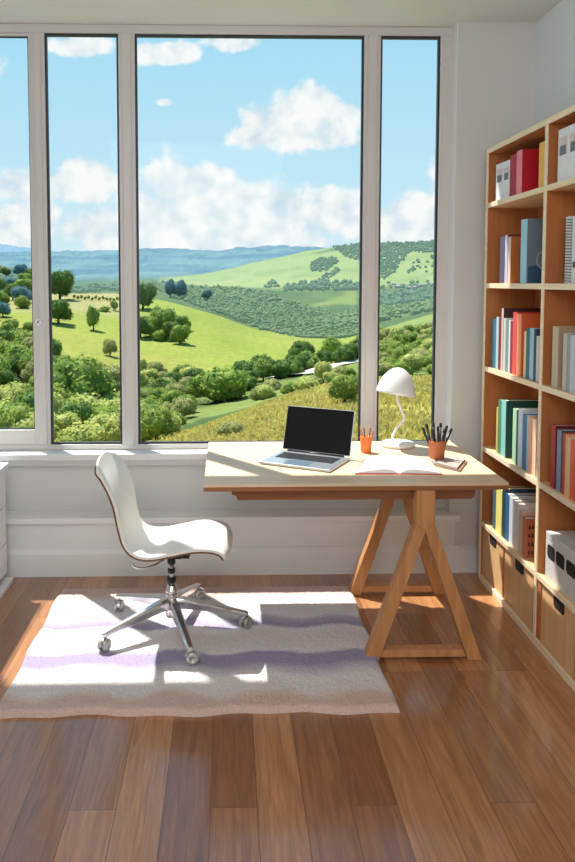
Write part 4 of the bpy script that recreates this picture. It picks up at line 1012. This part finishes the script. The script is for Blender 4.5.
# ---- village and roadside houses
HW = plain('house_wall', (206, 200, 194), .8, var=.1); HR = plain('house_roof', (170, 156, 148), .8, var=.15)
def house(px, py, wpx, hpx, label, group, rmin, rz=0):
    p, R = hit(px, py, rmin)
    if p is None: return
    k = R/F; w, h = wpx*k, hpx*k
    t = thing('house', label, 'house', p, rz, group)
    MB().box(-w/2, w/2, -w*.35, w*.35, -h*.5, h).build('wall', HW, t)
    MB().prism([(-w*.4, h), (w*.4, h), (0, h*1.7)], -w*.55, w*.55, 'x').build('roof', HR, t)
for i in range(26):
    house(random.uniform(370, 444), random.uniform(285, 293), random.uniform(2.2, 3.6), 1.6, 'pale little house in the far village seen above the lamp', 'village houses in the valley', 600, random.uniform(-.6, .6))
house(296, 372, 7, 4, 'white roadside house in the tree belt above the laptop', None, 60, .3)
house(287, 372, 5, 3, 'small pale shed left of the roadside house', None, 60, -.2)
# ---- valley road
def road():
    v = []; f = []
    pts = [(268, 380), (290, 377), (312, 374), (330, 369), (350, 364), (372, 358), (384, 352), (376, 346)]
    P = [hit(x, y, 70)[0] for x, y in pts]; P = catmull([p for p in P if p is not None], 8)
    mb = MB(); 
    for i, p in enumerate(P):
        d = (P[min(i+1, len(P)-1)]-P[max(i-1, 0)]); d.z = 0; d.normalize(); n = Vector((-d.y, d.x, 0))
        v += [p+n*1.9+Vector((0, 0, .5)), p-n*1.9+Vector((0, 0, .5))]
    f = [(2*i, 2*i+1, 2*i+3, 2*i+2) for i in range(len(P)-1)]
    mb.add(v, f, True); o = mb.build('road', plain('road_gravel', (196, 186, 172), .9)); o['kind'] = 'structure'; o['label'] = 'pale winding valley road'
road()

# ------------------------------------------------------------------ sky with clouds
W = bpy.data.worlds.new('sky'); bpy.context.scene.world = W; W.use_nodes = True; t = W.node_tree
bg = t.nodes['Background']
def wn(typ, **k):
    x = t.nodes.new(typ)
    for a, b in k.items(): setattr(x, a, b)
    return x
def mth(op, a, b=None, c=None):
    x = wn('ShaderNodeMath', operation=op)
    for i, q in enumerate((a, b, c)):
        if q is None: continue
        if isinstance(q, (int, float)): x.inputs[i].default_value = q
        else: t.links.new(q, x.inputs[i])
    return x.outputs[0]
tc = wn('ShaderNodeTexCoord'); sp = wn('ShaderNodeSeparateXYZ'); t.links.new(tc.outputs['Generated'], sp.inputs[0])
dy = mth('MAXIMUM', sp.outputs['Y'], .12); u = mth('DIVIDE', sp.outputs['X'], dy); v = mth('DIVIDE', sp.outputs['Z'], dy)
cv = wn('ShaderNodeCombineXYZ'); t.links.new(u, cv.inputs[0]); t.links.new(v, cv.inputs[1])
n1_ = wn('ShaderNodeTexNoise'); n1_.inputs['Scale'].default_value = 13; n1_.inputs['Detail'].default_value = 8; n1_.inputs['Roughness'].default_value = .55; t.links.new(cv.outputs[0], n1_.inputs['Vector'])
n2_ = wn('ShaderNodeTexNoise'); n2_.inputs['Scale'].default_value = 34; n2_.inputs['Detail'].default_value = 5; n2_.inputs['Roughness'].default_value = .5; t.links.new(cv.outputs[0], n2_.inputs['Vector'])
BL = [(258, 138, 34, 14), (284, 122, 38, 30), (312, 112, 34, 26), (346, 120, 34, 20), (335, 138, 40, 12),
      (185, 190, 62, 34), (160, 215, 50, 34), (225, 210, 60, 34), (275, 205, 60, 30), (320, 218, 60, 26), (240, 238, 120, 20),
      (12, 185, 30, 22), (15, 225, 60, 26), (84, 182, 34, 24), (95, 228, 50, 24), (412, 212, 44, 22), (405, 236, 60, 18), (480, 200, 60, 40),
      (78, 46, 34, 12), (165, 52, 34, 13), (234, 42, 32, 9), (166, 102, 10, 4), (-60, 60, 60, 20), (-80, 190, 60, 40), (440, 70, 0.1, 0.1)]
acc = None
for px, py, rx, ry in BL:
    r = ray(px, py); u0, v0 = r.x/r.y, r.z/r.y
    a = mth('DIVIDE', mth('SUBTRACT', u, u0), rx/F); b = mth('DIVIDE', mth('SUBTRACT', v, v0), ry/F)
    d = mth('SQRT', mth('ADD', mth('MULTIPLY', a, a), mth('MULTIPLY', b, b)))
    q = mth('SUBTRACT', 1.0, d); acc = q if acc is None else mth('MAXIMUM', acc, q)
f1 = mth('MULTIPLY_ADD', mth('SUBTRACT', n1_.outputs['Fac'], .46), 2.6, acc)
f2 = mth('MULTIPLY_ADD', mth('SUBTRACT', n2_.outputs['Fac'], .5), .8, f1)
al = wn('ShaderNodeMapRange', interpolation_type='SMOOTHSTEP'); al.inputs['From Min'].default_value = .0; al.inputs['From Max'].default_value = .42; t.links.new(f2, al.inputs['Value'])
sk = wn('ShaderNodeValToRGB'); sk.color_ramp.elements[0].position = 0; sk.color_ramp.elements[0].color = lin((222, 243, 251)); sk.color_ramp.elements[1].position = .36; sk.color_ramp.elements[1].color = lin((164, 222, 250))
e = sk.color_ramp.elements.new(.12); e.color = lin((200, 236, 252))
e = sk.color_ramp.elements.new(1.0); e.color = lin((120, 186, 236))
t.links.new(v, sk.inputs['Fac'])
cc = wn('ShaderNodeValToRGB'); cc.color_ramp.elements[0].position = .34; cc.color_ramp.elements[0].color = lin((206, 226, 240)); cc.color_ramp.elements[1].position = .56; cc.color_ramp.elements[1].color = (1.0, 1.0, 1.0, 1)
t.links.new(mth('MULTIPLY_ADD', n2_.outputs['Fac'], .6, mth('MULTIPLY', n1_.outputs['Fac'], .4)), cc.inputs['Fac'])
mx = wn('ShaderNodeMix', data_type='RGBA'); t.links.new(al.outputs['Result'], mx.inputs['Factor']); t.links.new(sk.outputs['Color'], mx.inputs['A']); t.links.new(cc.outputs['Color'], mx.inputs['B'])
t.links.new(mx.outputs['Result'], bg.inputs['Color']); bg.inputs['Strength'].default_value = 1.0

# ------------------------------------------------------------------ lights
sd = bpy.data.lights.new('sun', 'SUN'); sd.energy = 8.5; sd.angle = math.radians(.9); sd.color = (1, .965, .90)
so = bpy.data.objects.new('sun', sd); COL.objects.link(so); so.rotation_mode = 'QUATERNION'
so.rotation_quaternion = Vector((.36, -.45, -1)).to_track_quat('-Z', 'Y'); so.location = (-6, 12, 14)
def area(name, loc, to, sx, sy, en, c):
    l = bpy.data.lights.new(name, 'AREA'); l.shape = 'RECTANGLE'; l.size = sx; l.size_y = sy; l.energy = en; l.color = c
    o = bpy.data.objects.new(name, l); COL.objects.link(o); o.location = loc; o.rotation_mode = 'QUATERNION'; o.rotation_quaternion = (Vector(to)-Vector(loc)).to_track_quat('-Z', 'Y')
area('overhead_fill', (-.3, .6, 2.95), (-.2, 2.2, 0), 1.8, 1.4, 50, (.96, .98, 1))  # unseen area light added overhead to brighten the room
area('rear_fill', (-.4, -1.9, 2.0), (.2, 3, 1.2), 2.6, 1.6, 45, (.95, .98, 1))  # soft fill added behind the camera, not a fixture of the room

S = bpy.context.scene
S.view_settings.view_transform = 'Standard'; S.view_settings.look = 'None'; S.view_settings.exposure = 0; S.view_settings.gamma = 1
S.cycles.max_bounces = 10; S.cycles.diffuse_bounces = 5; S.cycles.glossy_bounces = 4; S.cycles.transparent_max_bounces = 16; S.cycles.sample_clamp_indirect = 6
S.cycles.use_denoising = True
